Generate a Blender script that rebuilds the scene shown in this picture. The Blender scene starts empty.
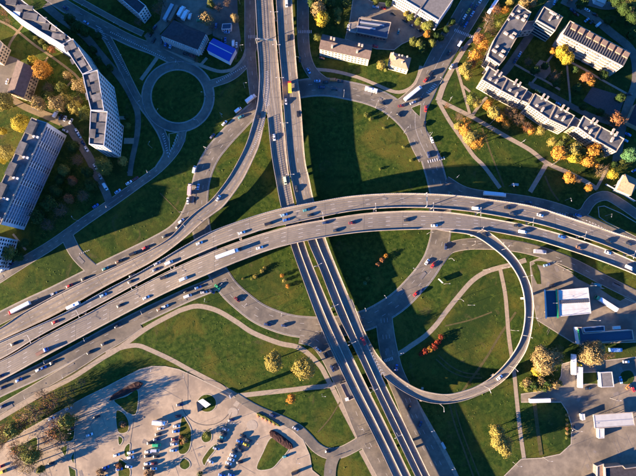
import bpy, bmesh, math, random
from mathutils import Vector, Matrix, Euler
R = math.radians
random.seed(7)
S = bpy.context.scene
C = bpy.context.collection

# ------------------------------------------------------------------ camera, sky, sun, exposure
CAM_H = 343.0; TILT = R(7.2); FPX = 490.0
cd = bpy.data.cameras.new('camera'); cam = bpy.data.objects.new('camera', cd); C.objects.link(cam)
cam.location = (0, 0, CAM_H); cam.rotation_euler = (TILT, 0, 0)
cd.sensor_width = 36; cd.lens = 36*FPX/636; cd.clip_start = 1; cd.clip_end = 6000
S.camera = cam
SUN_EL = 11.4; SHADOW_DIR = 20.5          # shadows fall towards +x, rising 20 degrees to +y
w = bpy.data.worlds.new('World'); S.world = w; w.use_nodes = True
wn = w.node_tree; bg = wn.nodes['Background']
sky = wn.nodes.new('ShaderNodeTexSky'); sky.sky_type = 'NISHITA'; sky.sun_disc = False
sky.sun_elevation = R(SUN_EL)
sx, sy = -math.cos(R(SHADOW_DIR)), -math.sin(R(SHADOW_DIR))
sky.sun_rotation = math.atan2(sx, sy)
sky.air_density = 1.0; sky.dust_density = 0.3; sky.ozone_density = 10.0
wn.links.new(sky.outputs[0], bg.inputs[0]); bg.inputs[1].default_value = 0.07
sl = bpy.data.lights.new('sun', 'SUN'); sun = bpy.data.objects.new('sun', sl); C.objects.link(sun)
sl.energy = 5.0; sl.angle = R(0.5); sl.color = (1.0, 0.74, 0.50)
d = Vector((math.cos(R(SHADOW_DIR))*math.cos(R(SUN_EL)), math.sin(R(SHADOW_DIR))*math.cos(R(SUN_EL)), -math.sin(R(SUN_EL))))
sun.rotation_euler = d.to_track_quat('-Z', 'Y').to_euler()
S.view_settings.view_transform = 'Standard'; S.view_settings.look = 'None'
S.view_settings.gamma = 1; S.view_settings.use_curve_mapping = False
S.view_settings.exposure = 2.75

# ------------------------------------------------------------------ photo pixel -> point at height z
ct, st = math.cos(TILT), math.sin(TILT)
def G(px, py, z=0.0):
    dx = (px-318)/FPX; dy = -(py-238)/FPX
    wx, wy, wz = dx, dy*ct+st, dy*st-ct
    t = (z-CAM_H)/wz
    return Vector((wx*t, wy*t, z))
PX = 0.715                                  # metres per photo pixel, near enough for widths

# ------------------------------------------------------------------ materials
def new_mat(name):
    m = bpy.data.materials.new(name); m.use_nodes = True
    nt = m.node_tree; b = nt.nodes['Principled BSDF']; return m, nt, b
def noise_mat(name, c1, c2, scale=0.3, detail=6, rough=0.9, c3=None, s3=0.02, bump=0.0, bscale=4, metal=0, lo=.35, hi=.65, lo3=.45, hi3=.62, spec=0.3):
    m, nt, b = new_mat(name)
    geo = nt.nodes.new('ShaderNodeNewGeometry')
    n = nt.nodes.new('ShaderNodeTexNoise'); n.inputs['Scale'].default_value = scale; n.inputs['Detail'].default_value = detail; n.inputs['Roughness'].default_value = .65
    nt.links.new(geo.outputs['Position'], n.inputs['Vector'])
    mr = nt.nodes.new('ShaderNodeMapRange'); mr.inputs[1].default_value = lo; mr.inputs[2].default_value = hi
    nt.links.new(n.outputs['Fac'], mr.inputs[0])
    mx = nt.nodes.new('ShaderNodeMix'); mx.data_type = 'RGBA'
    mx.inputs[6].default_value = (*c1, 1); mx.inputs[7].default_value = (*c2, 1)
    nt.links.new(mr.outputs[0], mx.inputs[0]); out = mx.outputs[2]
    if c3:
        n2 = nt.nodes.new('ShaderNodeTexNoise'); n2.inputs['Scale'].default_value = s3; n2.inputs['Detail'].default_value = 5; n2.inputs['Roughness'].default_value = .6
        nt.links.new(geo.outputs['Position'], n2.inputs['Vector'])
        m2 = nt.nodes.new('ShaderNodeMapRange'); m2.inputs[1].default_value = lo3; m2.inputs[2].default_value = hi3
        nt.links.new(n2.outputs['Fac'], m2.inputs[0])
        x2 = nt.nodes.new('ShaderNodeMix'); x2.data_type = 'RGBA'
        nt.links.new(m2.outputs[0], x2.inputs[0]); nt.links.new(out, x2.inputs[6]); x2.inputs[7].default_value = (*c3, 1); out = x2.outputs[2]
    nt.links.new(out, b.inputs['Base Color'])
    b.inputs['Roughness'].default_value = rough; b.inputs['Metallic'].default_value = metal
    b.inputs['Specular IOR Level'].default_value = spec
    if bump:
        n3 = nt.nodes.new('ShaderNodeTexNoise'); n3.inputs['Scale'].default_value = bscale; n3.inputs['Detail'].default_value = 3
        nt.links.new(geo.outputs['Position'], n3.inputs['Vector'])
        bp = nt.nodes.new('ShaderNodeBump'); bp.inputs['Strength'].default_value = bump; bp.inputs['Distance'].default_value = .15
        nt.links.new(n3.outputs['Fac'], bp.inputs['Height']); nt.links.new(bp.outputs[0], b.inputs['Normal'])
    return m
def plain(name, c, rough=.6, metal=0, spec=.4, coat=0):
    m, nt, b = new_mat(name)
    geo = nt.nodes.new('ShaderNodeNewGeometry'); n = nt.nodes.new('ShaderNodeTexNoise'); n.inputs['Scale'].default_value = 1.7; n.inputs['Detail'].default_value = 4
    nt.links.new(geo.outputs['Position'], n.inputs['Vector'])
    mx = nt.nodes.new('ShaderNodeMix'); mx.data_type = 'RGBA'
    mx.inputs[6].default_value = (c[0]*.86, c[1]*.86, c[2]*.86, 1); mx.inputs[7].default_value = (min(1,c[0]*1.12), min(1,c[1]*1.12), min(1,c[2]*1.12), 1)
    nt.links.new(n.outputs['Fac'], mx.inputs[0]); nt.links.new(mx.outputs[2], b.inputs['Base Color'])
    b.inputs['Roughness'].default_value = rough; b.inputs['Metallic'].default_value = metal; b.inputs['Specular IOR Level'].default_value = spec
    b.inputs['Coat Weight'].default_value = coat
    return m
M = {}
def grass_mat():
    m, nt, b = new_mat('grass'); b.inputs['Roughness'].default_value = 1; b.inputs['Specular IOR Level'].default_value = .1
    geo = nt.nodes.new('ShaderNodeNewGeometry')
    def nz_(sc, det, lo, hi, dist=0):
        n = nt.nodes.new('ShaderNodeTexNoise'); n.inputs['Scale'].default_value = sc; n.inputs['Detail'].default_value = det; n.inputs['Roughness'].default_value = .62; n.inputs['Distortion'].default_value = dist
        nt.links.new(geo.outputs['Position'], n.inputs['Vector']); r = nt.nodes.new('ShaderNodeMapRange'); r.inputs[1].default_value = lo; r.inputs[2].default_value = hi
        nt.links.new(n.outputs['Fac'], r.inputs[0]); return r.outputs[0]
    def mix(a, c, f):
        x = nt.nodes.new('ShaderNodeMix'); x.data_type = 'RGBA'; nt.links.new(f, x.inputs[0])
        if isinstance(a, tuple): x.inputs[6].default_value = (*a,1)
        else: nt.links.new(a, x.inputs[6])
        x.inputs[7].default_value = (*c,1); return x.outputs[2]
    c = mix((.015,.036,.0055), (.044,.070,.0110), nz_(.35, 10, .40, .60))
    c = mix(c, (.092,.082,.014), nz_(.028, 9, .47, .68, 1.2))
    c = mix(c, (.019,.038,.008), nz_(.014, 6, .50, .66, .4))
    c = mix(c, (.088,.070,.030), nz_(.085, 8, .60, .78, .8))
    c = mix(c, (.012,.026,.005), nz_(1.1, 4, .56, .70))
    c = mix(c, (.066,.094,.014), nz_(.22, 8, .56, .70, .5))
    c = mix(c, (.016,.034,.006), nz_(.11, 8, .56, .70, .7))
    c = mix(c, (.095,.088,.022), nz_(.42, 6, .63, .74, .3))
    nt.links.new(c, b.inputs['Base Color'])
    n3 = nt.nodes.new('ShaderNodeTexNoise'); n3.inputs['Scale'].default_value = 1.1; n3.inputs['Detail'].default_value = 5
    nt.links.new(geo.outputs['Position'], n3.inputs['Vector']); bp = nt.nodes.new('ShaderNodeBump'); bp.inputs['Strength'].default_value = .6; bp.inputs['Distance'].default_value = .12
    nt.links.new(n3.outputs['Fac'], bp.inputs['Height']); nt.links.new(bp.outputs[0], b.inputs['Normal'])
    return m
M['grass'] = grass_mat()
M['tuft'] = noise_mat('tall_grass', (.030,.055,.010), (.085,.105,.022), .9, 3, 1.0, spec=.1)
M['worn'] = noise_mat('worn_grass', (.060,.060,.022), (.105,.083,.038), .5, 6, 1.0, spec=.1)
M['dirt'] = noise_mat('dirt', (0.144,0.108,0.059), (0.227,0.167,0.092), .3, 6, 1.0)
M['asphalt'] = noise_mat('asphalt', (0.128,0.110,0.084), (0.181,0.155,0.117), .35, 9, .92, (0.091,0.081,0.067), .06, .2, 5)
M['deckasphalt'] = noise_mat('deck_asphalt', (0.180,0.149,0.109), (0.242,0.200,0.146), .5, 9, .92, (0.139,0.117,0.087), .07, .2, 5)
M['lot'] = noise_mat('car_park_asphalt', (0.278,0.218,0.150), (0.391,0.306,0.206), .3, 9, .92, (0.216,0.171,0.122), .045, .2, 5)
M['yard'] = noise_mat('yard_asphalt', (0.154,0.127,0.094), (0.242,0.199,0.141), .18, 9, .92, (0.108,0.091,0.070), .05, .2, 5)
M['path'] = noise_mat('path_paving', (0.227,0.184,0.133), (0.309,0.250,0.176), .6, 6, .92)
M['pave'] = noise_mat('pavement', (0.278,0.235,0.176), (0.350,0.294,0.218), .6, 6, .92)
M['kerb'] = noise_mat('kerb_stone', (0.309,0.265,0.193), (0.391,0.333,0.244), 1, 4, .9)
M['mark'] = noise_mat('road_paint', (.34,.33,.31), (.55,.54,.52), 1.5, 4, .8)
M['tar'] = noise_mat('tar_repair', (.05,.048,.046), (.08,.075,.07), 1.5, 4, .8)
M['tyre'] = noise_mat('tyre_worn_asphalt', (.128,.115,.103), (.172,.155,.138), .3, 5, .9)
M['glasslight'] = plain('window_pane_sunlit', (.075,.07,.065), .35)  # window glass, its reflection on sunlit fronts painted in as a lighter colour
M['patch'] = noise_mat('paving_repair', (.15,.13,.11), (.21,.18,.15), 1.5, 4, .9)
M['conc'] = noise_mat('concrete', (.34,.275,.21), (.46,.375,.285), .5, 7, .9, (.27,.22,.17), .1)
M['metal'] = plain('galvanised_steel', (.45,.45,.45), .5, .6)
M['dmetal'] = plain('dark_metal', (.08,.08,.085), .5, .3)
M['wallwhite'] = noise_mat('white_render', (.46,.44,.41), (.60,.575,.54), .4, 5, .9)
M['wallcream'] = noise_mat('cream_render', (.36,.305,.235), (.46,.395,.305), .4, 5, .9)
M['wallpanel'] = noise_mat('concrete_panel', (.48,.50,.52), (.64,.66,.68), .3, 5, .9)
M['wallbeige'] = noise_mat('beige_brick', (.40,.33,.24), (.50,.42,.31), .5, 5, .9)
M['walldark'] = noise_mat('dark_render', (.10,.095,.09), (.15,.14,.13), .5, 5, .9)
M['walltan'] = noise_mat('tan_render', (.36,.27,.16), (.44,.34,.22), .5, 5, .9)
M['bitumen'] = noise_mat('roofing_felt', (.055,.055,.058), (.10,.097,.097), .5, 8, .95, (.14,.132,.125), .1)
M['bitumenlight'] = noise_mat('pale_roofing_felt', (.15,.138,.126), (.24,.22,.20), .4, 8, .95, (.10,.094,.09), .12)
M['roofbrown'] = noise_mat('brown_roof_sheet', (.085,.062,.052), (.125,.092,.078), .6, 5, .8)
M['roofgrey'] = noise_mat('grey_roof_sheet', (.13,.122,.115), (.18,.17,.16), .6, 5, .8)
M['rooftan'] = noise_mat('tan_roof_tile', (.22,.145,.095), (.29,.195,.13), .8, 5, .8)
M['roofdark'] = noise_mat('dark_roof_sheet', (.03,.027,.03), (.05,.045,.05), .6, 5, .8)
M['roofblue'] = plain('blue_roof_sheet', (.015,.045,.30), .5, .1)
M['roofteal'] = plain('dark_blue_roof', (.045,.065,.095), .6)
M['roofwhite'] = noise_mat('white_roof_membrane', (.46,.44,.40), (.58,.56,.52), .3, 5, .7)
M['roofpale'] = noise_mat('pale_grey_canopy_sheet', (.36,.355,.33), (.42,.415,.39), .3, 5, .7)
M['canopyblue'] = plain('blue_canopy_panel', (.02,.045,.075), .5)
M['green'] = plain('green_trim', (.02,.30,.10), .5)
M['glassmid'] = plain('window_pane_shaded', (.05,.065,.09), .3)
M['glass'] = plain('window_glass', (.02,.028,.04), .15, 0, .6)
M['balcony'] = plain('balcony_panel', (.34,.38,.44), .7)
M['carglass'] = plain('car_glass', (.012,.015,.02), .12, 0, .6)
M['rubber'] = plain('tyre_rubber', (.02,.02,.02), .9)
M['trunk'] = noise_mat('bark', (.07,.05,.035), (.13,.09,.06), 2, 5, .95)
M['skin'] = plain('skin', (.45,.28,.2), .6); M['cloth_dark'] = plain('dark_clothing', (.03,.03,.04), .9)
M['hedge'] = noise_mat('hedge_leaf', (.024,.010,.009), (.052,.020,.014), .9, 4, .9)
M['orange'] = plain('orange_plastic', (.75,.22,.08), .6)
COL = {'white':(.78,.78,.78),'silver':(.42,.43,.45),'black':(.018,.018,.02),'dark grey':(.055,.06,.065),'blue':(.03,.13,.42),'pale blue':(.25,.42,.62),'navy':(.02,.035,.10),
       'red':(.52,.025,.02),'yellow':(.70,.48,.03),'green':(.03,.34,.14),'teal':(.04,.22,.24),'orange':(.62,.20,.05),'maroon':(.16,.02,.02),'pale green':(.50,.62,.42),'brown':(.22,.12,.07),'pink':(.62,.42,.38)}
PAINT = {k: plain(k.replace(' ','_')+'_car_paint', v, .35, .1 if k in('silver','dark grey') else 0, .5, .6) for k, v in COL.items()}
def leaf(name, a, b):
    m = noise_mat(name, a, b, .55, 3, .9, spec=.15)
    nt = m.node_tree; b_ = nt.nodes['Principled BSDF']
    b_.inputs['Transmission Weight'].default_value = 0
    return m
LEAF = {'yellow':leaf('yellow_leaves', (.22,.165,.015), (.38,.28,.03)), 'orange':leaf('orange_leaves', (.25,.11,.018), (.40,.19,.03)),
        'tan':leaf('tan_leaves', (.16,.115,.045), (.27,.19,.075)), 'brown':leaf('brown_twigs', (.10,.060,.032), (.18,.11,.055)),
        'olive':leaf('olive_leaves', (.065,.085,.018), (.15,.15,.030)), 'green':leaf('dark_green_leaves', (.018,.040,.009), (.045,.075,.016)),
        'gold':leaf('olive_gold_leaves', (.15,.125,.028), (.27,.215,.05)), 'red':leaf('red_leaves', (.13,.018,.010), (.25,.045,.018)),
        'russet':leaf('russet_leaves', (.15,.060,.025), (.25,.11,.040)), 'light green':leaf('light_green_leaves', (.035,.10,.04), (.08,.17,.06))}

# ------------------------------------------------------------------ helpers
def tag(o, label=None, cat=None, group=None, kind=None):
    if label: o['label'] = label
    if cat: o['category'] = cat
    if group: o['group'] = group
    if kind: o['kind'] = kind
    return o
def link(name, bm, mat, parent=None, smooth=False):
    me = bpy.data.meshes.new(name); bmesh.ops.recalc_face_normals(bm, faces=bm.faces[:]) if smooth != 'keep' else None
    bm.to_mesh(me); bm.free()
    me.materials.append(mat)
    if smooth is True:
        for p in me.polygons: p.use_smooth = True
    o = bpy.data.objects.new(name, me); C.objects.link(o)
    if parent: o.parent = parent
    return o
def empty(name, loc=(0,0,0), rz=0, **k):
    o = bpy.data.objects.new(name, None); C.objects.link(o); o.location = loc; o.rotation_euler = (0,0,rz); o.empty_display_size = .5
    return tag(o, **k)
def B(): return bmesh.new()
def box(bm, c, s, rz=0, taper=1.0, ty=None):
    """box centred c=(x,y,zmin..) ; s=(dx,dy,dz); base at c.z"""
    ty = taper if ty is None else ty
    vs = []
    for k, (f, g) in enumerate(((1,1),(taper,ty))):
        for (a,b_) in ((-1,-1),(1,-1),(1,1),(-1,1)):
            x, y = a*s[0]/2*f, b_*s[1]/2*g
            xr = x*math.cos(rz)-y*math.sin(rz); yr = x*math.sin(rz)+y*math.cos(rz)
            vs.append(bm.verts.new((c[0]+xr, c[1]+yr, c[2]+k*s[2])))
    f = [(3,2,1,0),(4,5,6,7),(0,1,5,4),(1,2,6,5),(2,3,7,6),(3,0,4,7)]
    for q in f: bm.faces.new([vs[i] for i in q])
    return vs
def cyl(bm, p0, p1, r0, r1, n=8, cap=True):
    p0 = Vector(p0); p1 = Vector(p1); ax = (p1-p0).normalized()
    u = ax.orthogonal().normalized(); v = ax.cross(u)
    a = [bm.verts.new(p0+(u*math.cos(2*math.pi*i/n)+v*math.sin(2*math.pi*i/n))*r0) for i in range(n)]
    b_ = [bm.verts.new(p1+(u*math.cos(2*math.pi*i/n)+v*math.sin(2*math.pi*i/n))*r1) for i in range(n)]
    for i in range(n): bm.faces.new((a[i],a[(i+1)%n],b_[(i+1)%n],b_[i]))
    if cap: bm.faces.new(a[::-1]); bm.faces.new(b_)
def prism(bm, pts, z0, z1, top=True, bottom=False):
    """pts list of (x,y); vertical walls"""
    a = [bm.verts.new((p[0],p[1],z0)) for p in pts]; b_ = [bm.verts.new((p[0],p[1],z1)) for p in pts]
    n = len(pts)
    for i in range(n): bm.faces.new((a[i],a[(i+1)%n],b_[(i+1)%n],b_[i]))
    if top: bm.faces.new(b_)
    if bottom: bm.faces.new(a[::-1])
def crom(pts, closed=False, per=6):
    P = [Vector(p) for p in pts]; n = len(P); out = []
    if n < 3 and not closed: return P
    rng = range(n if closed else n-1)
    for i in rng:
        if closed: p0,p1,p2,p3 = P[i-1],P[i],P[(i+1)%n],P[(i+2)%n]
        else:
            p1,p2 = P[i],P[i+1]; p0 = P[i-1] if i>0 else p1*2-p2; p3 = P[i+2] if i+2<n else p2*2-p1
        for k in range(per):
            t = k/per
            out.append(.5*((2*p1)+(p2-p0)*t+(2*p0-5*p1+4*p2-p3)*t*t+(3*p1-p0-3*p2+p3)*t**3))
    if not closed: out.append(P[-1])
    return out
def resample(P, n):
    L = [0]
    for a, b_ in zip(P, P[1:]): L.append(L[-1]+(b_-a).length)
    out = []; j = 0
    for i in range(n):
        s = L[-1]*i/(n-1)
        while j < len(L)-2 and L[j+1] < s: j += 1
        seg = L[j+1]-L[j]; t = 0 if seg == 0 else (s-L[j])/seg
        out.append(P[j].lerp(P[j+1], min(1,t)))
    return out
def plen(P): return sum((b_-a).length for a, b_ in zip(P, P[1:]))
AVOID = []            # (list of world xy points, half width)   used to keep piers and tufts off roads
AVPOLY = []
def offset(P, dlt):
    out = []
    for i, p in enumerate(P):
        a = P[max(0,i-1)]; b_ = P[min(len(P)-1,i+1)]; t = (b_-a); n = Vector((-t.y, t.x, 0)); n = n.normalized() if n.length > 1e-6 else Vector((0,1,0))
        out.append(p + n*dlt)
    return out
def strip(bm, A_, B_):
    a = [bm.verts.new(p) for p in A_]; b_ = [bm.verts.new(p) for p in B_]
    for i in range(len(a)-1): bm.faces.new((a[i],a[i+1],b_[i+1],b_[i]))
def dashes(bm, P, w_, on, off, start=0.0):
    L = plen(P); n = max(2, int(L/1.0)); Q = resample(P, n); step = L/(n-1)
    i = int(start/step); k_on = max(1, round(on/step)); k_off = max(1, round(off/step)) if off > 0 else 0
    if off <= 0:
        strip(bm, offset(Q, w_/2), offset(Q, -w_/2)); return
    while i + k_on < n:
        seg = Q[i:i+k_on+1]; strip(bm, offset(seg, w_/2), offset(seg, -w_/2)); i += k_on+k_off
zc = {'trail':.01, 'path':.035, 'kerb':.10, 'road':.16, 'lot':.12}
def nz(k, st_=.005):
    zc[k] += st_; return zc[k]
KERBS = []
def road(name, pts, wpx, mat='asphalt', kind='road', marks=(), kerb=True, smooth=True, avoid=True):
    """pts: photo pixels on the ground; wpx number or (w0,w1)"""
    z = nz(kind)
    P = crom([(p[0],p[1],0) for p in pts]) if smooth else [Vector((p[0],p[1],0)) for p in pts]
    W = [G(p.x, p.y, 0) for p in P]; n = max(8, int(plen(W)/2.5)); W = resample(W, n)
    w0, w1 = wpx if isinstance(wpx, tuple) else (wpx, wpx)
    ws = [(w0+(w1-w0)*i/(n-1))*PX/2 for i in range(n)]
    def off(sgn, extra=0, zz=z):
        out = []
        for i, p in enumerate(W):
            a = W[max(0,i-1)]; b_ = W[min(n-1,i+1)]; t = b_-a; nn = Vector((-t.y,t.x,0)).normalized()
            q = p+nn*sgn*(ws[i]+extra); q.z = zz; out.append(q)
        return out
    bm = B(); strip(bm, off(1), off(-1)); o = link(name, bm, M[mat]); tag(o, kind='structure')
    if kerb:
        zk = nz('kerb', .0004); KERBS.append((off(1,.45,zk), off(-1,.45,zk)))
    if marks:
        bm = B()
        for (f, w_, on, of) in marks:
            Q = []
            for i, p in enumerate(W):
                a = W[max(0,i-1)]; b_ = W[min(n-1,i+1)]; t = b_-a; nn = Vector((-t.y,t.x,0)).normalized()
                q = p+nn*f*ws[i]; q.z = z+.003; Q.append(q)
            dashes(bm, Q, w_, on, of)
        o2 = link('lane_marking', bm, M['mark']); tag(o2, kind='structure')
    if avoid: AVOID.append((W, max(ws)))
    return W
def sheet(name, pts, mat, kind='lot', smooth=False, z=None, raised=None, kerb=False):
    z = (0 if raised else nz(kind)) if z is None else z
    P = crom([(p[0],p[1],0) for p in pts], True, 5) if smooth else [Vector((p[0],p[1],0)) for p in pts]
    W = [G(p.x,p.y,0) for p in P]
    bm = B()
    if raised:
        prism(bm, W, 0, raised)
    else:
        bm.faces.new([bm.verts.new((q.x,q.y,z)) for q in W])
    bmesh.ops.triangulate(bm, faces=bm.faces[:]); 
    o = link(name, bm, M[mat]); tag(o, kind='structure')
    if not raised:
        for f in o.data.polygons: pass
    if kerb:
        Q = [Vector((q.x,q.y,0)) for q in W]+[W[0].copy(), W[1].copy()]
        bm = B()
        a = offset(Q, .3); b_ = offset(Q, -.3); h = (raised or z)+.035
        for u in (a, b_):
            for q in u: q.z = h
        strip(bm, a[1:], b_[1:])
        k = link('kerb', bm, M['kerb']); tag(k, kind='structure')
    return W
def inpoly(x, y, P):
    r = False; n = len(P)
    for i in range(n):
        a, b_ = P[i], P[i-1]
        if (a.y > y) != (b_.y > y) and x < (b_.x-a.x)*(y-a.y)/(b_.y-a.y)+a.x: r = not r
    return r
def clear(x, y, m=0):
    for W, h in AVOID:
        for p in W:
            if abs(p.x-x) < h+m+1.5 and abs(p.y-y) < h+m+1.5 and (p.x-x)**2+(p.y-y)**2 < (h+m)**2+1: return False
    return True
ORD = ['first','second','third','fourth','fifth','sixth','seventh','eighth','ninth','tenth','eleventh','twelfth','thirteenth','fourteenth','fifteenth','sixteenth','seventeenth','eighteenth','nineteenth','twentieth']

# ------------------------------------------------------------------ ground
bm = B(); N = 60; ext = 2500
bmesh.ops.create_grid(bm, x_segments=N, y_segments=N, size=ext)
g = link('ground', bm, M['grass']); tag(g, kind='structure'); g.location.z = 0
#GROUNDROADS
# ------------------------------------------------------------------ ground level paths
def path(pts, wd, mat='path', kind='path', name='footpath', **k): return road(name, pts, wd, mat, kind, kerb=False, **k)
path([(-20,430),(0,418),(40,394.5),(57,385.5),(75,376),(100,359.5),(120,347.5),(147,328),(175.6,312.5),(184,309),(198,306),(217,310.5),(236,321.5),(253,332.7),(279,343),(296.5,346.6),(307,352.6),(320,365.6),(325,374),(331,385.5)], 4.6)
path([(331,385),(342,407),(354,430),(358,438)], 4.6)
path([(361,450),(368,463),(380,486)], 4.6)
path([(236,396),(262,393),(290,390),(309,387.6),(328,385.7),(347,381)], 4.4)
path([(106,353.5),(120,348),(132,345.5),(139,345.6),(146,348),(170,359),(190,370),(215,383),(236,395)], 4.2)
path([(384,360),(400,353),(412,345),(425,336),(436,325),(445,313),(457,298),(472,281),(485.7,272),(498,268),(510,265),(526,260)], 4.6)
path([(500,268),(505,293),(507,314),(509,338),(514,372),(516,392),(520,430),(525,465)], 3.8)
path([(438,100),(446,104),(470,116),(485.7,124.7),(506.5,136.8),(530,150),(546.8,163),(567.5,172.4),(586.5,182),(597,189)], 4.4)
path([(438,101),(449.4,121),(461.5,138.5),(473.6,156),(484,166.4),(500,188)], 4.0)
path([(547,163),(539,176.8),(530,192)], 4.6)
path([(455,62),(460,79),(465,97),(470,115)], 3.0)
path([(463,86),(470,92)], 2.4, smooth=False)
path([(487,97),(479,106),(472,116)], 3.0)
path([(308,69),(332,71),(355,76.5),(372,83),(391,91),(401.5,92),(412,87),(418,78),(421,66)], 3.6)
path([(480,28),(475,36),(465,48),(446,80),(438,101)], (3.5,6))
path([(30,12),(22.5,26),(17,33),(9.5,45),(6,62)], 2.6, 'dirt')
path([(-5,19),(8,25),(17,31),(34.6,45),(52,57),(72,72),(80,80)], 2.4, 'dirt')
path([(72,81),(64,90),(58,99)], 2.0, 'dirt')
path([(48,57),(43,66),(40,76)], 1.8, 'dirt')
path([(162,51),(152,65),(141,80)], 4.0)
path([(52,222),(27,257)], 0.1, 'dirt', avoid=False) if False else None
path([(13,234),(26,250)], 2.0)
path([(544,8),(0,0)], .1) if False else None
path([(162,50),(175,55),(188,60.5),(213,70),(224,71.5),(235,68),(244.5,56),(247.6,38),(246,20)], 3.6)
path([(200,66),(207,58)], 3.0, smooth=False)
path([(130,176),(131.5,163),(137,136),(138,116),(135,104.7),(128,90),(118,75),(101,55),(83.6,35),(60,18),(45,5)], (5.0,8.5), name='service_road', mat='asphalt')
path([(110,118),(126,118)], 3.5, smooth=False); path([(124,141),(134,141)], 6, smooth=False)
path([(596,189),(601,180),(607,168)], 3.0)
path([(562,43),(551,57),(536,78),(524,92)], 2.2); path([(514,64),(530,73),(547,82),(560,90)], 2.2)
path([(566,56),(568,78),(570,100),(569,108)], 2.0); path([(570,62),(585,70),(600,79),(627,94)], 2.2)
path([(534,400),(537,425),(541,455)], 3.6, 'worn')
path([(-20,425.5),(0,414),(40,390.8),(75,371),(100,355),(120,344),(145,327)], 2.6, 'worn', 'trail', 'worn_track')
# trampled lines in the grass
for pts, wd in (([(482,128),(488,145),(492.6,158),(504,187)],1.6), ([(545,176),(551,190),(559,201)],1.8), ([(445,326),(470,320),(492,312)],1.3),
                ([(516,312),(500,335),(488,355),(475,374),(462,392)],2.2), ([(438,355),(452,367),(466,373),(480,374)],1.2), ([(436,359),(450,371),(466,377),(482,378)],1.2),
                ([(449,402),(455,425),(464,450),(474,478)],1.6), ([(454,402),(460,425),(469,450),(480,478)],1.2), ([(340,402),(330,418),(318,432)],1.2), ([(160,193),(172,205),(182,215)],.9)):
    path(pts, wd, 'worn', 'trail', 'worn_track', avoid=False)
sheet('play_court', [(592,87),(625,97),(619,114),(612,117),(583,101)], 'tar', 'path')
sheet('sand_yard', [(540,60),(549,63),(551,72),(545,79),(535,76),(532,69)], 'yard', 'path')

# ------------------------------------------------------------------ ground level roads
D = (.15, 3.0, 8.0); SOL = (.14, 1, 0)
def mk(*fs): return [(f, *D) for f in fs]
ring_ne = road('ring_road', [(268,103),(282,95),(300,89),(325,87),(350,91),(370,96),(388,104),(404,117),(416,132),(427,150),(434,170),(440,196),(441,222),(440,238),(434,258),(425,273),(413,287),(400,300),(384,311),(366,320),(340,326),(320,328)], 19, marks=mk(-.34,.33)+[(-.93,*SOL),(.93,*SOL)])
road('ring_road', [(320,328),(295,326),(276,321),(258,313),(242,301),(230,290),(222,279),(212,262),(204,240),(200,220),(199,200),(202,178),(210,158),(222,142),(236,127),(248,115),(262,104),(272,97)], (20,15), marks=mk(-.34,.33)+[(-.92,*SOL),(.92,*SOL)])
road('approach_road', [(-40,339),(0,318),(26,305),(52,293),(80,279),(105,266.5),(134,252.5),(155,242),(172,232),(184,220),(191,206),(196,190)], (11,11), marks=mk(0)+[(.9,*SOL)])
road('side_road', [(-30,405),(0,389.5),(40,371),(75,352.5),(105,335.5),(140,317.5),(165,305.5),(190,294),(212,285),(226,278)], 12.5, marks=mk(0)+[(-.93,*SOL),(.93,*SOL)])
road('slip_road', [(-20,420),(0,409),(40,386),(75,365.5),(100,349.5),(120,338),(140,324)], 8, kerb=True)
road('street', [(-20,290),(0,277),(26,260.5),(52,244.5),(85,221),(110,204),(139.6,183),(155,172),(167,161),(176,150),(181,140),(183,130)], (10,6.5), marks=[(0,.14,2,4)])
road('street', [(158,170),(167,155),(166,145),(161,132),(152,118),(138,99),(129,82),(118,59),(108,40),(98,28)], 7.5, marks=[(.85,*SOL)])
road('street', [(67,236),(74,250),(82,260),(93,270)], 11)
road('avenue', [(10,-34),(40,-12),(60,3),(80,15),(107,29),(131,41),(154,50),(172,59),(190,68)], (14,10), marks=mk(.2)+[(-.92,*SOL)])
road('service_road', [(62,-8),(80,1),(100,12),(122,24),(143,34)], 5.0)
road('roundabout', [(178+31.5*math.cos(a*math.pi/18), 96.6-31*math.sin(a*math.pi/18)) for a in range(37)], 9.5, marks=[(.9,*SOL),(-.9,*SOL)])
road('street', [(208,85),(216,82.5),(229,78),(240,70),(249,58),(254,44)], 7.5)
road('street', [(249,-40),(250,0),(250,45),(253,80),(256,104)], (11,9), marks=mk(0))
road('street', [(303,-30),(303,0),(303,30),(305,55),(312,72),(326,84),(345,92)], 11, marks=mk(0))
road('cross_street', [(505,-45),(480,-8),(462,22),(447,46),(433,72),(424,92),(417,107),(415,125),(420,142),(428,158)], (26,19), marks=mk(-.5,.5)+[(0,.16,1,0)])
road('cross_street', [(427,82),(414,94),(402,104),(390,110)], 12, marks=mk(0))
road('street', [(445,182),(462,192),(480,196.5),(510,200),(530,203),(552,208),(575,216),(602,229),(640,246),(690,268)], 12, marks=mk(0))
road('street', [(572,216),(583,213),(589,204),(596,198),(607,196),(620,203),(636,214),(670,238)], 8.5)
road('service_road', [(438,262),(447,250),(456,246),(470,244),(490,244),(505,245),(525,248),(550,255),(575,265),(604,280),(640,298)], 10, marks=mk(0))
road('street', [(384,318),(386,335),(389,352),(394,372),(404,395),(416,425),(430,452),(446,484)], (15,21), marks=mk(0,.4,-.4))
path([(396,366),(406,382),(418,406),(430,427),(446,455),(460,484)], 4.5)
road('street', [(300,336),(315,340),(326,352),(336,370),(345,388),(354,410),(366,438),(384,472),(396,495)], (13,15), marks=mk(.15))
road('park_road', [(236,396),(248,404),(262,411.5),(282,420),(297,428),(307,437),(316,447),(327,453),(340,452.5),(352,447),(364,440)], (6,10))
road('park_road', [(338,450),(333,458),(330,470),(330,490)], 11, kerb=False)
path([(444,-20),(420,12)], .1) if False else None
road('estate_road', [(636,-30),(628,-5),(610,6),(588,2),(560,-6)], 9, kerb=False)
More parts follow.
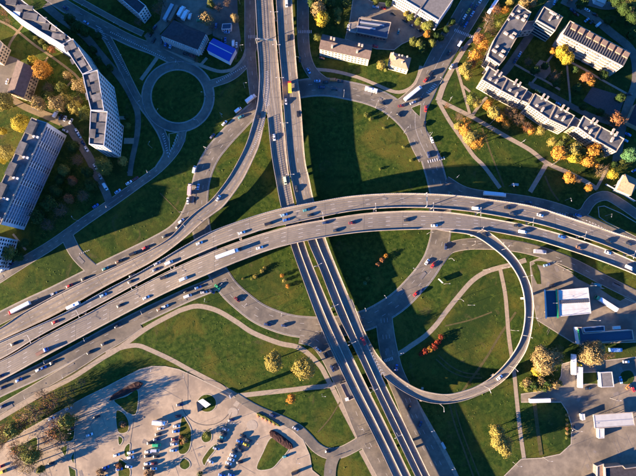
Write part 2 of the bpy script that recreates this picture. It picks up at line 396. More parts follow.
road('estate_road', [(497,78),(506,70),(520,50),(533,30),(541,14),(552,2),(560,-8)], 8, kerb=False)
road('estate_road', [(528,84),(545,92),(565,103),(590,116),(612,124),(622,135)], 6, kerb=False)
road('estate_road', [(562,0),(585,12),(610,32),(632,52),(636,80),(628,105),(622,125),(618,150),(616,165)], 9, kerb=False)
road('estate_road', [(61,118),(70,128),(80,143),(90,159),(97,175),(105,190),(110,203)], (9,8), 'asphalt', kerb=False)
path([(10,98),(25,107),(40,113),(62,122)], (6,9), 'dirt')
sheet('yard', [(10,56),(20,60),(8,92),(14,104),(0,98),(-12,90),(-12,62)], 'asphalt', 'path')

# ------------------------------------------------------------------ yards and car parks
sheet('courtyard', [(354,-8),(372,2),(391,4),(415,20),(428,26),(428,33),(411,40),(402,44),(394,50),(376,49),(345,39),(350,20)], 'yard', kerb=True)
sheet('courtyard', [(258,80),(258,80.1),(258.1,80)], 'yard') if False else None
sheet('depot_yard', [(212,-10),(237,-10),(238,20),(241,40),(236,60),(222,40),(213,36),(210,20)], 'asphalt')
sheet('depot_yard', [(165,-10),(212,-10),(212,34),(206,36),(196,32),(175,19),(160,34),(152,48),(144,36),(160,20)], 'yard')
sheet('depot_yard', [(150,30),(162,36),(197,52),(194,62),(160,49),(146,41)], 'asphalt')
sheet('car_park', [(-20,458),(0,446),(27.7,429),(52,415.5),(69,406),(86.5,396.5),(105,387.5),(124,377.5),(139.6,369.5),(151.7,366.3),(165.5,366.5),(179,369.5),(197,377.5),(215,386.4),(232,395),(243,403),(256,413),(270,419),(291,429),(303,440),(309.5,455),(312,470),(322,478),(326,500),(-20,500)], 'lot', kerb=True)
sheet('station_forecourt', [(530,262),(540,258),(556,264),(575,274),(600,287),(636,303),(660,310),(660,342),(634,342),(600,343),(580,345),(572,342),(537,320),(533,300)], 'yard', kerb=True)
sheet('goods_yard', [(521,394),(539,391.5),(556,386),(561,376),(562,364),(576,360),(604,360.5),(636,357),(700,352),(700,520),(490,520),(504,476),(521,459),(541,458),(560,454),(571,444),(571.5,425),(567,411),(561,402),(521,402)], 'yard', kerb=True)
sheet('lawn', [(581,372.5),(598.3,371.7),(599.3,384),(581,384)], 'grass', raised=.2, kerb=True)
sheet('lawn', [(621,373),(630,370.5),(634,377),(631,383),(622,383)], 'grass', smooth=True, raised=.2)
sheet('lawn', [(531,266),(536,263),(540,272),(541,284),(537,284),(533,275)], 'grass', raised=.2)
sheet('lawn', [(534,262),(540,261),(547,262.5),(546,265.5),(538,265)], 'grass', smooth=True, raised=.2)
sheet('lawn', [(570,272),(578,274),(592,282),(590,285),(578,279)], 'grass', raised=.2)
sheet('lawn', [(600,289),(608,288.5),(625,298),(620,301),(612,297)], 'grass', raised=.2)
sheet('lawn', [(598,207),(604,206),(620,213),(640,225),(670,242),(670,254),(630,234),(606,222),(599,217)], 'grass', raised=.24, kerb=True)
sheet('traffic_island', [(411,108),(421,104),(420,117),(414,112)], 'grass', raised=.24, kerb=True)
sheet('traffic_island', [(169,134),(178,132.5),(174,145),(170,151)], 'grass', raised=.22, kerb=True)
ISL = [
 [(114,400),(126,396),(138,390),(136.5,413),(128,413),(121,407)],
 [(116.2,411),(124,413),(129,422),(127.5,431.5),(118,431.5)],
 [(118.3,436),(122.4,437.5),(122.8,441),(120.5,444.5),(118.6,443.5)],
 [(126,445.5),(130.2,443.5),(129,455.5),(125.5,456.5),(124,451)],
 [(119,459),(124,461),(129,466),(130,476),(121,490),(118,470)],
 [(182,416),(187,421),(191,429),(191.5,438),(189.3,449),(184,454),(178.5,451.5),(179,436)],
 [(180,462),(184,458),(189,461),(190,466),(185,469.5),(180,467)],
 [(202,434),(207,431),(211.5,433),(211,440),(205,442.5),(201.5,439)],
 [(202,460),(206,453),(211,447),(217,443.5),(215,450),(208,459),(204.5,465.5)],
 [(271,437.5),(280,443),(289,448),(280,460),(271,468.6),(256.7,468.6),(263,452)],
 [(60,448),(67.5,444),(67,452),(65,456.5)],
 [(71,457),(74.4,450),(74.4,463),(72,461)],
 [(68.3,466),(76,470),(77,490),(72,490)],
 [(10.4,448),(24,443),(37,437),(37,452),(36,457),(30,462),(22,461),(16,455)],
 [(48,431),(60,424),(74.4,417.5),(75,425),(73,440),(60,441),(52,438)],
]
ISLW = []
for q in ISL: ISLW.append(sheet('traffic_island', q, 'grass', smooth=len(q) > 4, raised=.24, kerb=True))
sheet('plaza_circle', [(207+25*math.cos(a*.314), 402-22*math.sin(a*.314)) for a in range(20)], 'lot', smooth=True, kerb=False)
bm = B(); Q = [G(207+25*math.cos(a*.1), 402-23*math.sin(a*.1)) for a in range(30, 60)]
for q in Q: q.z = zc['lot']+.02
strip(bm, offset(Q,.2), offset(Q,-.2)); tag(link('drain_line', bm, M['tar']), kind='structure')
ISLW.append(sheet('traffic_island', [(207+9.5*math.cos(a*.314), 403-9*math.sin(a*.314)) for a in range(20)], 'grass', smooth=True, raised=.22, kerb=True))
sheet('paved_ramp', [(233,405),(239.5,396.5),(243,398.5),(237,407)], 'pave')
# tar joints, turning circles and bay lines on the car park
bm = B(); zt = zc['lot']+.03
def gl(pts, w_, on=9, of=0, closed=False, b=None, z=None):
    W = [G(*p) for p in pts]
    for q in W: q.z = zt if z is None else z
    dashes(b or bm, W, w_, on, of)
for pts in ([(137,390),(135,413),(130,444)], [(188,372),(188,405)], [(74,420),(76,476)], [(36,440),(47,476)], [(232,412),(222,436)], [(40,455),(60,448)]): gl(pts, .22)
tag(link('tar_joint', bm, M['tar']), kind='structure')
bm = B()
for cx_, cy_, r in ((164,379,3.8),(95,412,5.5),(252,425,5.5),(233,412,5)):
    Q = [G(cx_+r*math.cos(a), cy_-r*.95*math.sin(a)) for a in [i*.4 for i in range(16)]]
    for q in Q: q.z = zt
    bm.faces.new([bm.verts.new(q) for q in Q])
tag(link('concrete_circle', bm, M['pave']), kind='structure')

# kerb borders of every road, below the road sheets
bm = B()
for a, b_ in KERBS: strip(bm, a, b_)
tag(link('kerb', bm, M['kerb']), kind='structure')
# patched asphalt, manholes and stains
bm = B(); rp_ = random.Random(3)
for W, h in AVOID:
    if h < 2.6: continue
    for k in range(max(1, len(W)//14)):
        i = rp_.randrange(1, len(W)-1); u = (W[i+1]-W[i-1]).normalized(); nn = Vector((-u.y,u.x,0)); f = rp_.uniform(-.7,.7)*h; L2, W2 = rp_.choice(((2.5,.5),(1.2,.9),(5,.35),(.4,.4),(3,1.2),(.45,.45))); c = W[i]+nn*f; z_ = zc['road']+.006
        bm.faces.new([bm.verts.new((c+u*a_*L2+nn*b2*W2)[:2]+(z_,)) for a_, b2 in ((-1,-1),(1,-1),(1,1),(-1,1))])
tag(link('asphalt_patch', bm, M['tyre']), kind='structure')
bm = B()
for k in range(170):
    px_, py_ = rp_.choice([(rp_.uniform(80,300), rp_.uniform(385,475)), (rp_.uniform(575,634), rp_.uniform(362,474)), (rp_.uniform(535,575), rp_.uniform(268,330)), (rp_.uniform(10,100), rp_.uniform(430,475))])
    if any(inpoly(G(px_,py_).x, G(px_,py_).y, q) for q in ISLW): continue
    if py_ < 480 and px_ < 300 and py_ < 372+abs(px_-160)*.42: continue
    c = G(px_, py_); a0_ = R(rp_.choice((22,112,-28,62))); u = Vector((math.cos(a0_),math.sin(a0_),0)); nn = Vector((-u.y,u.x,0)); L2, W2 = rp_.choice(((4,.12),(7,.1),(.45,.45),(.4,.4),(2,1.1),(1,.8),(9,.1)))
    bm.faces.new([bm.verts.new((c+u*a_*L2+nn*b2*W2)[:2]+(zc['lot']+.012,)) for a_, b2 in ((-1,-1),(1,-1),(1,1),(-1,1))])
tag(link('paving_patch', bm, M['patch']), kind='structure')
# hatched gores, zebra stripes
bm = B(); zz = zc['road']+.012
def blocks(p0, p1, n, wpx, lenpx, ang=None):
    a = G(*p0); b_ = G(*p1); t = (b_-a); u = t.normalized() if ang is None else Vector((math.cos(R(ang)), math.sin(R(ang)), 0))
    v = Vector((-u.y,u.x,0))
    for i in range(n):
        c = a+t*(i+.5)/n; c.z = zz
        q = [c+u*sx_*wpx*PX/2+v*sy_*lenpx*PX/2 for sx_, sy_ in ((-1,-1),(1,-1),(1,1),(-1,1))]
        bm.faces.new([bm.verts.new(x) for x in q])
blocks((110,32),(166,59), 30, .8, 1.3); blocks((98,26),(106,40), 5, .5, 7, 60); blocks((108,42),(129,76), 20, .7, 1.2)
blocks((216,83),(246,66), 16, .7, 1.6); blocks((163,133),(168,154), 9, .7, 2.0, -60); blocks((178,134),(168,158), 9, .7, 2.2, 20)
blocks((248,37),(257,37), 6, .5, 3.5); blocks((436,84),(427,94), 6, .9, 3.5, 62); blocks((454,30),(474,38), 12, .9, 3.2)
blocks((298,32),(312,32), 8, .8, 3.2); blocks((585,220),(603,228), 6, 1.8, .8); blocks((427,162),(445,158), 8, 1.1, 3); blocks((393,358),(384,361), 6, .8, 3)
blocks((556,213),(566,215), 4, 1.2, 2); blocks((79,254),(90,250), 6, .7, .9)
tag(link('road_marking', bm, M['mark']), kind='structure')

# ------------------------------------------------------------------ flyovers
DECKS = {}
def deck(key, label, L, Rr, zs, z_at, marks=(), pier_gap=26, rail=(0,0), rail_to=1.0, par_h=(1.0,1.0), tyre=(), piers=True, cut=(0,1), mat='deckasphalt', gaps=(None,None), guard=None):
    Lp = crom([(p[0],p[1],0) for p in L]); Rp = crom([(p[0],p[1],0) for p in Rr])
    n = max(20, int(plen(Lp)/3.5)); Lp = resample(Lp, n); Rp = resample(Rp, n)
    def zf(i):
        s = i/(n-1)
        for (s0,s1),(a,b_) in zip(zip(z_at,z_at[1:]), zip(zs,zs[1:])):
            if s <= s1:
                t = max(0,min(1,(s-s0)/(s1-s0))); t = t*t*(3-2*t); return a+(b_-a)*t
        return zs[-1]
    LW = [G(p.x,p.y,zf(i)) for i, p in enumerate(Lp)]; RW = [G(p.x,p.y,zf(i)) for i, p in enumerate(Rp)]
    mid = [(a+b_)/2 for a, b_ in zip(LW, RW)]
    root = empty('flyover', tuple((mid[n//2].x, mid[n//2].y, 0)), label=label, cat='flyover')
    off = Vector(root.location)
    def loc(P): return [p-off for p in P]
    def at(f, i, dz=0):
        p = LW[i].lerp(RW[i], (f+1)/2); return Vector((p.x, p.y, p.z+dz))-off
    wdt = [(a-b_).length for a, b_ in zip(LW, RW)]
    def lat(m, i):    # fraction for m metres in from the left edge
        return -1+2*m/wdt[i]
    # slab: box girder section
    bm = B(); rows = []
    for i in range(n):
        e = .0; rows.append([bm.verts.new(v) for v in (at(-1,i,0), at(-1,i,-.35), at(-.62,i,-.75), at(-.5,i,-1.7), at(.5,i,-1.7), at(.62,i,-.75), at(1,i,-.35), at(1,i,0))])
    for a, b_ in zip(rows, rows[1:]):
        for k in range(8): bm.faces.new((a[k],b_[k],b_[(k+1)%8],a[(k+1)%8]))
    bm.faces.new(rows[0][::-1]); bm.faces.new(rows[-1])
    link('deck', bm, M['conc'], root)
    bm = B(); strip(bm, [at(lat(.45,i),i,.02) for i in range(n)], [at(-lat(.45,i),i,.02) for i in range(n)])
    L_ = plen(mid); k = int(L_/pier_gap)
    for j in range(1, k):
        i = int(j*(n-1)/k); a = at(lat(.5,i),i,.03); b_ = at(-lat(.5,i),i,.03); u = (b_-a).normalized(); v = Vector((-u.y,u.x,0))*.09
        bm.faces.new([bm.verts.new(x) for x in (a-v,b_-v,b_+v,a+v)]).material_index = 1
    link('carriageway', bm, M[mat], root).data.materials.append(M['tar'])
    # parapets
    for sgn, h in ((-1,par_h[0]),(1,par_h[1])):
        bm = B(); rows = []
        rng = [i for i in range(n)]
        c0, c1 = cut if isinstance(cut[0], (int,float)) else cut[0 if sgn < 0 else 1]
        for i in rng:
            if not (c0 <= i/(n-1) <= c1): continue
            gp = gaps[0 if sgn < 0 else 1]
            if gp and gp[0] < i/(n-1) < gp[1]: rows.append(None); continue
            a = -lat(0,i)*sgn; o_ = 1.0; inn = -lat(.42,i)
            rows.append([bm.verts.new(v) for v in (at(sgn*1.0,i,-.1), at(sgn*1.0,i,h), at(sgn*(inn+ (1-inn)*.25),i,h), at(sgn*inn,i,.3), at(sgn*inn,i,-.1))])
        if len(rows) < 3: bm.free(); continue
        for a, b_ in zip(rows, rows[1:]):
            if a is None or b_ is None: continue
            for k in range(5): bm.faces.new((a[k],b_[k],b_[(k+1)%5],a[(k+1)%5]))
        bm.faces.new(rows[0][::-1]); bm.faces.new(rows[-1])
        link('parapet', bm, M['conc'], root)
    for sgn, h in ((-1,rail[0]),(1,rail[1])):
        if not h: continue
        P = [at(sgn*.985,i,(par_h[0] if sgn < 0 else par_h[1])) for i in range(n)]
        gp = gaps[0 if sgn < 0 else 1]
        runs = [(0, gp[0]), (gp[1], rail_to)] if gp else [(0, rail_to)]
        for a0_, a1_ in runs:
            HP = [p for i, p in enumerate(P) if a0_ <= i/(n-1) <= a1_]
            if len(HP) < 3: continue
            bm = B()
            for q in resample(HP, max(3, int(plen(HP)/1.5))): box(bm, (q.x,q.y,q.z-.02), (.2,.2,h))
            for dz in (h*.5, h):
                up = [q+Vector((0,0,dz)) for q in HP]
                a = offset(up,.05); b_ = offset(up,-.05); strip(bm, a, b_); strip(bm, a, [q-Vector((0,0,.1)) for q in a])
            link('railing', bm, M['metal'], root)
    if guard:
        gf, g0, g1 = guard; bm = B(); P = [at(gf,i,0) for i in range(n) if g0 <= i/(n-1) <= g1]
        for a_, b2 in ((offset(P,.12), offset(P,-.12)),):
            t1 = [q+Vector((0,0,.85)) for q in a_]; t2 = [q+Vector((0,0,.85)) for q in b2]; w1 = [q+Vector((0,0,.03)) for q in offset(P,.28)]; w2 = [q+Vector((0,0,.03)) for q in offset(P,-.28)]
            strip(bm, t1, t2); strip(bm, w1, t1); strip(bm, t2, w2)
        link('median_barrier', bm, M['conc'], root)
    if marks:
        bm = B()
        for f, w_, on, of in marks:
            P = [at(f if abs(f) < 2 else 0,i,.032) for i in range(n)]; dashes(bm, P, w_, on, of)
        link('lane_marking', bm, M['mark'], root)
    if tyre:
        bm = B()
        for f, w_ in tyre:
            P = [at(f,i,.026) for i in range(n)]; dashes(bm, P, w_*2.2, 1, 0)
        link('tyre_track', bm, M['tyre'], root)
    if piers:
        for j in range(k):
            i = int((j+.5)*(n-1)/k)
            m = mid[i]
            if m.z < 3.2: continue
            ok = clear(m.x, m.y, .8)
            if not ok:
                for dd in (2,-2,4,-4,6,-6):
                    if 0 <= i+dd < n and clear(mid[i+dd].x, mid[i+dd].y, .8): i += dd; ok = True; break
            if not ok: continue
            p = mid[i]-off; a = LW[max(0,i-1)]-LW[min(n-1,i+1)]; rz = math.atan2(a.y, a.x); wd = wdt[i]
            bm = B(); box(bm, (p.x,p.y,0), (1.3, wd*.32, p.z-2.6), rz); box(bm, (p.x,p.y,p.z-2.6), (1.5, wd*.34, .95), rz, 1.0, 1.9)
            link('pier', bm, M['conc'], root)
    DECKS[key] = (mid, LW, RW, root)
    return mid, LW, RW, root

dm = lambda *f: [(x, .18, 3.0, 9.0) for x in f]
solid = lambda *f: [(x, .16, 1, 0) for x in f]
# slip flyover from the north-south decks down to the west (C)
deck('C', 'curved slip flyover sweeping from the two north-south decks down to the southwest',
 [(257,43),(258.6,60),(259.3,82),(257.6,104),(253,123),(247,142),(240,157.6),(227,180),(211,200),(198,210),(186,220.5),(171,236.5),(155,247),(134,258),(105,271.5),(80,283),(52,297),(21,314),(0,328),(-40,350)],
 [(266,43),(267,60),(268,82),(266.5,104),(265,120),(260,143),(254,158),(242,182),(225,205),(214,214),(203,222),(191,233),(174,247),(154,261),(130,274),(105,287),(59,313),(30,327),(0,341),(-40,362)],
 [6.9,6.75,6.3,4.5,3.4,2.6], [0,.15,.45,.7,.85,1], marks=solid(-.78,.8)+[(0.0,.16,2,5)], tyre=((-.3,.5),(.3,.5)), cut=((0,1),(.17,1)), par_h=(.85,.95), rail=(1.0,0), rail_to=.2)
deck('A', 'northern carriageway of the long east-west flyover, edged by a picket railing',
 [(-60,369),(0,342),(59,316),(105,291),(130,278),(158,262),(185,246),(210,232.5),(244.6,219.5),(279,209.3),(320,201.5),(349.6,196.6),(384,194),(420,193.8),(454.6,195.6),(489,199.6),(530,206),(560.6,215),(595,226.5),(619,234.6),(636,240.5),(700,266)],
 [(-60,385),(0,359.6),(38,337),(85,312),(105,301.5),(136,284.5),(174,265),(215,247),(244.6,236),(270.5,228),(320,217.3),(349.6,211.6),(384,208.2),(420,207.8),(454.6,210),(489,214.6),(530,222.4),(552,228),(576,235.6),(604,245),(636,258.5),(700,286)],
 [4,6,11.5,12.5,12.5,10.5,8.5], [0,.2,.42,.5,.66,.85,1], marks=dm(-.32,.3)+solid(-.82,.84), rail=(.9,0), tyre=((-.72,.35),(-.45,.35),(-.12,.35),(.12,.35),(.45,.35),(.7,.35)))
deck('B', 'southern carriageway of the long east-west flyover, next to the picket-railed one',
 [(-60,386),(0,361),(38,339.5),(85,315),(105,304),(136,288),(174,268.5),(215,250.5),(252,237),(288,226.5),(320,220.5),(358,214.2),(393,211.4),(425,211),(454.6,213),(487.5,218),(530,226),(566,235.7),(604,248.5),(636,262),(700,290)],
 [(-60,409),(0,381),(48,355),(110,322),(160,296),(202,277),(240,261),(275,248.5),(305,241),(337.5,235.3),(367,231.8),(400,230),(425,229.5),(447,229.6),(470,230.3),(490,231.5),(530,239),(552,245),(595,259),(636,275),(700,304)],
 [4,6,11.5,12.5,12.5,10.5,8.5], [0,.2,.42,.5,.66,.85,1], marks=dm(-.42,.02,.44)+solid(-.86,.88), gaps=(None,(.635,.70)), tyre=((-.72,.3),(-.53,.3),(-.3,.35),(-.1,.35),(.12,.35),(.33,.35),(.55,.3),(.76,.3)))
deck('W', 'western deck of the straight north-south flyover pair, with a tall picket railing',
 [(252,-50),(255.3,0),(257.6,43),(260.5,80),(263.5,98),(267.5,117),(269.7,138.5),(272,158),(275.5,178.5),(281,207),(290.4,244),(300,272),(315,313),(325.4,338),(335.8,360),(351,392),(365,419),(379,447),(394.6,480),(415,522)],
 [(269,-50),(273,0),(276.6,43),(280,80),(281.5,100),(283,118),(285.3,138),(287,158),(289.8,180),(295,207),(303.8,240),(313,266),(331,309),(343,335),(353,357),(370,392),(383,418),(397,447),(413,480),(434,522)],
 [7,7,6.6,6.6,7,7], [0,.25,.42,.55,.7,1], marks=[(.1,.16,1,0),(.82,.16,1,0),(-.75,.14,1,0)], par_h=(.85,.95), tyre=((-.45,.35),(-.15,.35),(.32,.35),(.6,.35)), rail=(1.0,0), rail_to=.44, gaps=((.155,.28),None), guard=(.04,.46,1))
deck('E', 'eastern deck of the straight north-south flyover pair, used by the yellow lorry',
 [(272.5,-50),(276,0),(278.5,43),(281.8,80),(284,112.6),(287.8,158),(292,183),(297,205),(307.7,241),(320,270),(336,311),(348,336),(358,356),(374.7,392),(388,420),(401,447),(417,480),(438,522)],
 [(288,-50),(292,0),(294.8,43),(298,80),(301,105),(305,158),(309.4,179),(314.5,203),(325.4,237.5),(335.8,265),(355,311),(364,336),(373,357),(389,392),(402,418),(415,445),(432,480),(454,522)],
 [7,7,6.6,6.6,7,7], [0,.25,.42,.55,.7,1], marks=[(.12,.16,3,5),(.85,.16,1,0),(-.8,.14,1,0)], tyre=((-.5,.4),(-.2,.35),(.35,.3),(.62,.3)), gaps=(None,(.585,.745)), guard=(-.02,.46,1))
deck('D', 'round loop ramp circling the southeast lawn between the two flyovers',
 [(436,221),(450,223.5),(468,225.5),(484,230),(497,238),(508,249),(519,262),(527.5,278),(532,292),(533.3,308),(531,332),(526,350),(517,364.5),(506,378),(493,388),(481.6,393.5),(465,400),(446,403.5),(430,402.5),(418,399),(406,393),(395,386),(384,377)],
 [(436,229.5),(450,232),(466,234),(478,238),(492.6,248),(506.5,260),(517,275),(522,288),(524.4,302),(524.6,318),(522,334),(517,346.6),(506.5,362),(492.6,376),(479,384.6),(462,391),(446,394),(430,392),(418,388.5),(406,382),(395,374),(385,364),(376,353.5)],
 [12.4,12.2,9.8,8,6.95,6.95], [0,.12,.4,.7,.93,1], marks=solid(-.72,.74), tyre=((-.25,.3),(.3,.3)), pier_gap=24, cut=((.12,1),(.03,.97)), par_h=(1,1))
deck('F', 'short merging ramp where the loop joins the eastern north-south deck',
 [(346,300),(356,322),(364,341),(369,353),(374,364),(381,378)],
 [(352,299),(357,312),(362.5,326),(369,340),(376,352.5),(381,359),(386,364.5)],
 [6.58,6.68,6.86,6.93], [0,.3,.8,1], marks=(), pier_gap=40, cut=((.98,1),(.1,1)), piers=False)

def gore(key, zkey, pts, n, w_, ln, skew):
    root = DECKS[key][3]; off = Vector(root.location); bm = B()
    P = resample([Vector((x,y,0)) for x, y in pts], n)
    for i, q in enumerate(P):
        f = i/(n-1); l_ = ln[0]+(ln[1]-ln[0])*f
        best = min(DECKS[zkey][0], key=lambda p: (G(q.x,q.y,p.z)-p).length); z = best.z+.045
        c = G(q.x,q.y,z)-off; t = (P[min(n-1,i+1)]-P[max(0,i-1)]); u = Vector((t.x,-t.y,0)).normalized(); v_ = Vector((-u.y,u.x,0))
        for sg in (-1,1):
            d_ = (v_*sg+u*skew).normalized(); e = u*w_/2
            bm.faces.new([bm.verts.new(x_) for x_ in (c-e, c+e, c+e+d_*l_/2, c-e+d_*l_/2)])
    for o_ in root.children:
        if o_.name.startswith('lane_marking'):
            bm.from_mesh(o_.data); bm.to_mesh(o_.data); bm.free(); return
    link('gore_marking', bm, M['mark'], root)
gore('W', 'W', [(267,72),(267.3,90),(267.5,106)], 22, .35, (2.2,4.2), -.8)
gore('C', 'C', [(263.5,118),(258,138),(250.5,153)], 20, .35, (2.6,1.0), .8)
gore('E', 'E', [(370,350),(376,361),(382,372.5)], 9, .35, (1.0,3.4), .7)
# ------------------------------------------------------------------ buildings
PANE = {}
def pane_mesh(w_, h_, mat):
    k = (round(w_,2), round(h_,2), mat)
    if k not in PANE:
        bm = B(); box(bm, (0,0,0), (w_, .12, h_)); me = bpy.data.meshes.new('window'); bm.to_mesh(me); bm.free(); me.materials.append(M[mat]); PANE[k] = me
    return PANE[k]
def building(name, label, cat, roof_px, h, wall='wallpanel', roof='bitumen', par=.5, facades=(), group=None, z0=0.0, roofsplit=None):
    """roof outline in photo pixels at height h; facades: (edge index, floors, bays, win_w, win_h, pane material, first fraction, last fraction)"""
    P = [G(x, y, h) for x, y in roof_px]
    area = sum(a.x*b_.y-b_.x*a.y for a, b_ in zip(P, P[1:]+P[:1]))
    cx_ = sum(p.x for p in P)/len(P); cy_ = sum(p.y for p in P)/len(P)
    root = empty(name, (cx_,cy_,0), label=label, cat=cat, group=group)
    Q = [Vector((p.x-cx_, p.y-cy_, 0)) for p in P]
    bm = B(); prism(bm, Q, z0, h-.02, top=True, bottom=z0 > 0); link('wall', bm, M[wall], root)
    c = Vector((0,0,0)); sc = .985
    if par:
        bm = B(); T = [(q*sc) for q in Q]
        bm.faces.new([bm.verts.new((q.x,q.y,h)) for q in T]); bmesh.ops.triangulate(bm, faces=bm.faces[:]); link('roof', bm, M[roof], root)
        bm = B(); n = len(Q)
        sgn = 1 if area > 0 else -1
        def inset(dd):
            out = []
            for i in range(n):
                a, b_, c_ = Q[i-1], Q[i], Q[(i+1)%n]
                e1 = (b_-a).normalized(); e2 = (c_-b_).normalized(); n1 = Vector((-e1.y,e1.x,0))*sgn; n2 = Vector((-e2.y,e2.x,0))*sgn
                m_ = (n1+n2); m_ = m_.normalized() if m_.length > .1 else n1; k = dd/max(.35, m_.dot(n1)); out.append(b_+m_*k)
            return out
        o_ = inset(-.08); i_ = inset(.35)
        rows = [[bm.verts.new((q.x,q.y,zz_)) for q in (ring)] for ring, zz_ in ((o_,h-.3),(o_,h+par),(i_,h+par),(i_,h-.1))]
        for a, b_ in zip(rows, rows[1:]):
            for i in range(n): bm.faces.new((a[i],a[(i+1)%n],b_[(i+1)%n],b_[i]))
        link('parapet', bm, M['conc' if wall != 'wallwhite' else 'wallwhite'], root)
    count = 0; rest = B()
    for fc in facades:
        e, nf, nb, ww, wh, pm = fc[:6]; f0, f1 = (fc[6], fc[7]) if len(fc) > 7 else (0.03, .97)
        a, b_ = Q[e], Q[(e+1)%len(Q)]; u = (b_-a); L_ = u.length; u = u.normalized(); nrm = Vector((u.y,-u.x,0))*(1 if area > 0 else -1)
        rz = math.atan2(u.y,u.x); fh = (h-z0-.8)/nf
        for j in range(nf-1, -1, -1):
            for i in range(nb):
                p = a+u*L_*(f0+(f1-f0)*(i+.5)/nb)+nrm*.03; z = z0+.5+fh*(j+.5)-wh/2+.2
                if count < 100:
                    o = bpy.data.objects.new('window', pane_mesh(ww, wh, pm)); C.objects.link(o); o.parent = root; o.location = (p.x,p.y,z); o.rotation_euler = (0,0,rz)
                else: box(rest, (p.x,p.y,z), (ww,.12,wh), rz)
                count += 1
    if count > 100: tag(link('window', rest, M[facades[0][5]], root), kind='stuff')
    else: rest.free()
    root['_h'] = h
    return root, Q, Vector((cx_,cy_,0))
def onroof(root, org, name, px, py, h, s, mat, rz=0, taper=1):
    p = G(px,py,h)-org; bm = B(); box(bm, (p.x,p.y,h-.05), s, rz, taper); return link(name, bm, M[mat], root)
def ang_px(a, b_, h=0):
    u = G(*b_,h)-G(*a,h); return math.atan2(u.y,u.x)
def hip(name, label, cat, c4, eave, ridge, wall, roof, frac=.25, facades=(), group=None, over=.5):
    """c4: four eave corners in photo pixels; ridge runs between the midpoints of edges 3-0 and 1-2, drawn in by frac"""
    root, Q, org = building(name, label, cat, c4, eave, wall, roof, 0, facades, group)
    bm = B(); E = [q*1.03 for q in Q]; V = [bm.verts.new((q.x,q.y,eave)) for q in E]
    m0 = (E[3]+E[0])/2; m1 = (E[1]+E[2])/2; r0 = m0.lerp(m1, frac); r1 = m1.lerp(m0, frac)
    a = bm.verts.new((r0.x,r0.y,ridge)); b_ = bm.verts.new((r1.x,r1.y,ridge))
    bm.faces.new((V[0],V[1],b_,a)); bm.faces.new((V[2],V[3],a,b_)); bm.faces.new((V[1],V[2],b_)); bm.faces.new((V[3],V[0],a)); bm.faces.new(V[::-1])
    link('roof', bm, M[roof], root)
    return root, Q, org, r0, r1

# nine-storey slab at the left
r, Q, o = building('apartment_block', 'nine-storey panel block at the left edge with pale blue-white balcony front', 'apartment block',
    [(32,118),(47.5,123),(1,224.5),(-15,219.5)], 25.5, 'wallpanel', 'bitumenlight', .7, [(1,9,26,2.4,1.5,'glassmid'),(2,9,4,1.3,1.4,'glassmid')])
rz = ang_px((47.5,123),(1,224.5),25)
for t in (.06,.27,.48,.69,.88):
    x, y = 34.5+(-13-34.5)*t, 124+(222-124)*t; onroof(r, o, 'lift_house', x+1.6, y-1, 25.5, (9,5.2,2.8), 'bitumen', rz)
    onroof(r, o, 'vent', x+7, y+8, 25.5, (1.5,1.5,1.6), 'wallwhite', rz); onroof(r, o, 'vent', x+3, y+7, 25.5, (1.5,1.5,1.4), 'wallwhite', rz)
e0, e1 = Q[1], Q[2]; u = (e1-e0).normalized(); nn = Vector((-u.y,u.x,0)); nn = nn if nn.x > 0 else -nn; L_ = (e1-e0).length
for j in range(9):
    for (a_, b_) in ((.06,.17),(.23,.37),(.43,.55),(.61,.74),(.80,.93)):
        p = e0+u*L_*(a_+b_)/2+nn*.36; bm = B(); box(bm, (p.x,p.y,1.1+j*2.7), (L_*(b_-a_), .7, .95), rz); link('balcony', bm, M['balcony'], r)

# stepped white tower sections along the upper left
def tower(label, c, h=27, fac=(), sheds=(), group='stepped white apartment towers'):
    r, Q, o = building('apartment_tower', label, 'apartment tower', c, h, 'wallwhite', 'bitumen', .9, fac, group)
    for (x, y, sx_, sy_, m_) in sheds: onroof(r, o, 'roof_block', x, y, h, (sx_,sy_,.5+.9*((x*7+y*3)%5)/5), m_, ang_px(c[0], c[1], h))
    return r
tower('long white tower section running off the top left corner of the photo', [(0,-8),(14,-6),(50,22.5),(72,39.5),(63,45.5),(42,33),(22,20),(-2,3)], 27, [(5,9,8,1.4,1.4,'glass'),(1,9,6,1.4,1.4,'glass')],
      [(12,3,7,4,'bitumen'),(20,9,5,5,'bitumenlight'),(27,8,9,3,'bitumenlight'),(31,17,10,5,'bitumen'),(41,20,8,4,'bitumenlight'),(47,27,6,5,'bitumen'),(53,28,5,4,'bitumenlight'),(58,37,8,4,'bitumenlight'),(17,14,5,3,'wallwhite'),(64,37,3,3,'bitumen')])
tower('white tower section beside the end of the long top left one', [(63,44.5),(73.5,39.5),(93,70.5),(83,75)], 27, [(1,9,7,1.5,1.4,'glass')],
      [(73,46,4,6,'bitumenlight'),(78,55,5,5,'bitumenlight'),(82,64,5,5,'bitumenlight'),(68,49,4,4,'bitumen'),(74,61,4,4,'bitumen')])
tower('white tower section third along the curve from the top left corner', [(83,75),(98,70.5),(104.5,111),(91.3,110.8)], 27, [(1,9,8,1.5,1.4,'glass')],
      [(94,78,6,5,'bitumenlight'),(96,88,6,6,'bitumen'),(97,98,6,5,'bitumenlight'),(87,84,4,5,'bitumen'),(89,96,4,5,'bitumen')])
tower('white tower section at the lower end of the curve, next to the footpath', [(91,111),(108,112),(104.3,146.3),(89.5,144.5)], 27, [(1,9,8,1.5,1.4,'glass'),(2,9,3,1.4,1.4,'glass')],
      [(102,117,6,6,'bitumenlight'),(101,128,6,7,'bitumen'),(99,139,6,6,'bitumenlight'),(94,118,4,6,'bitumen'),(93,134,4,6,'bitumen')])

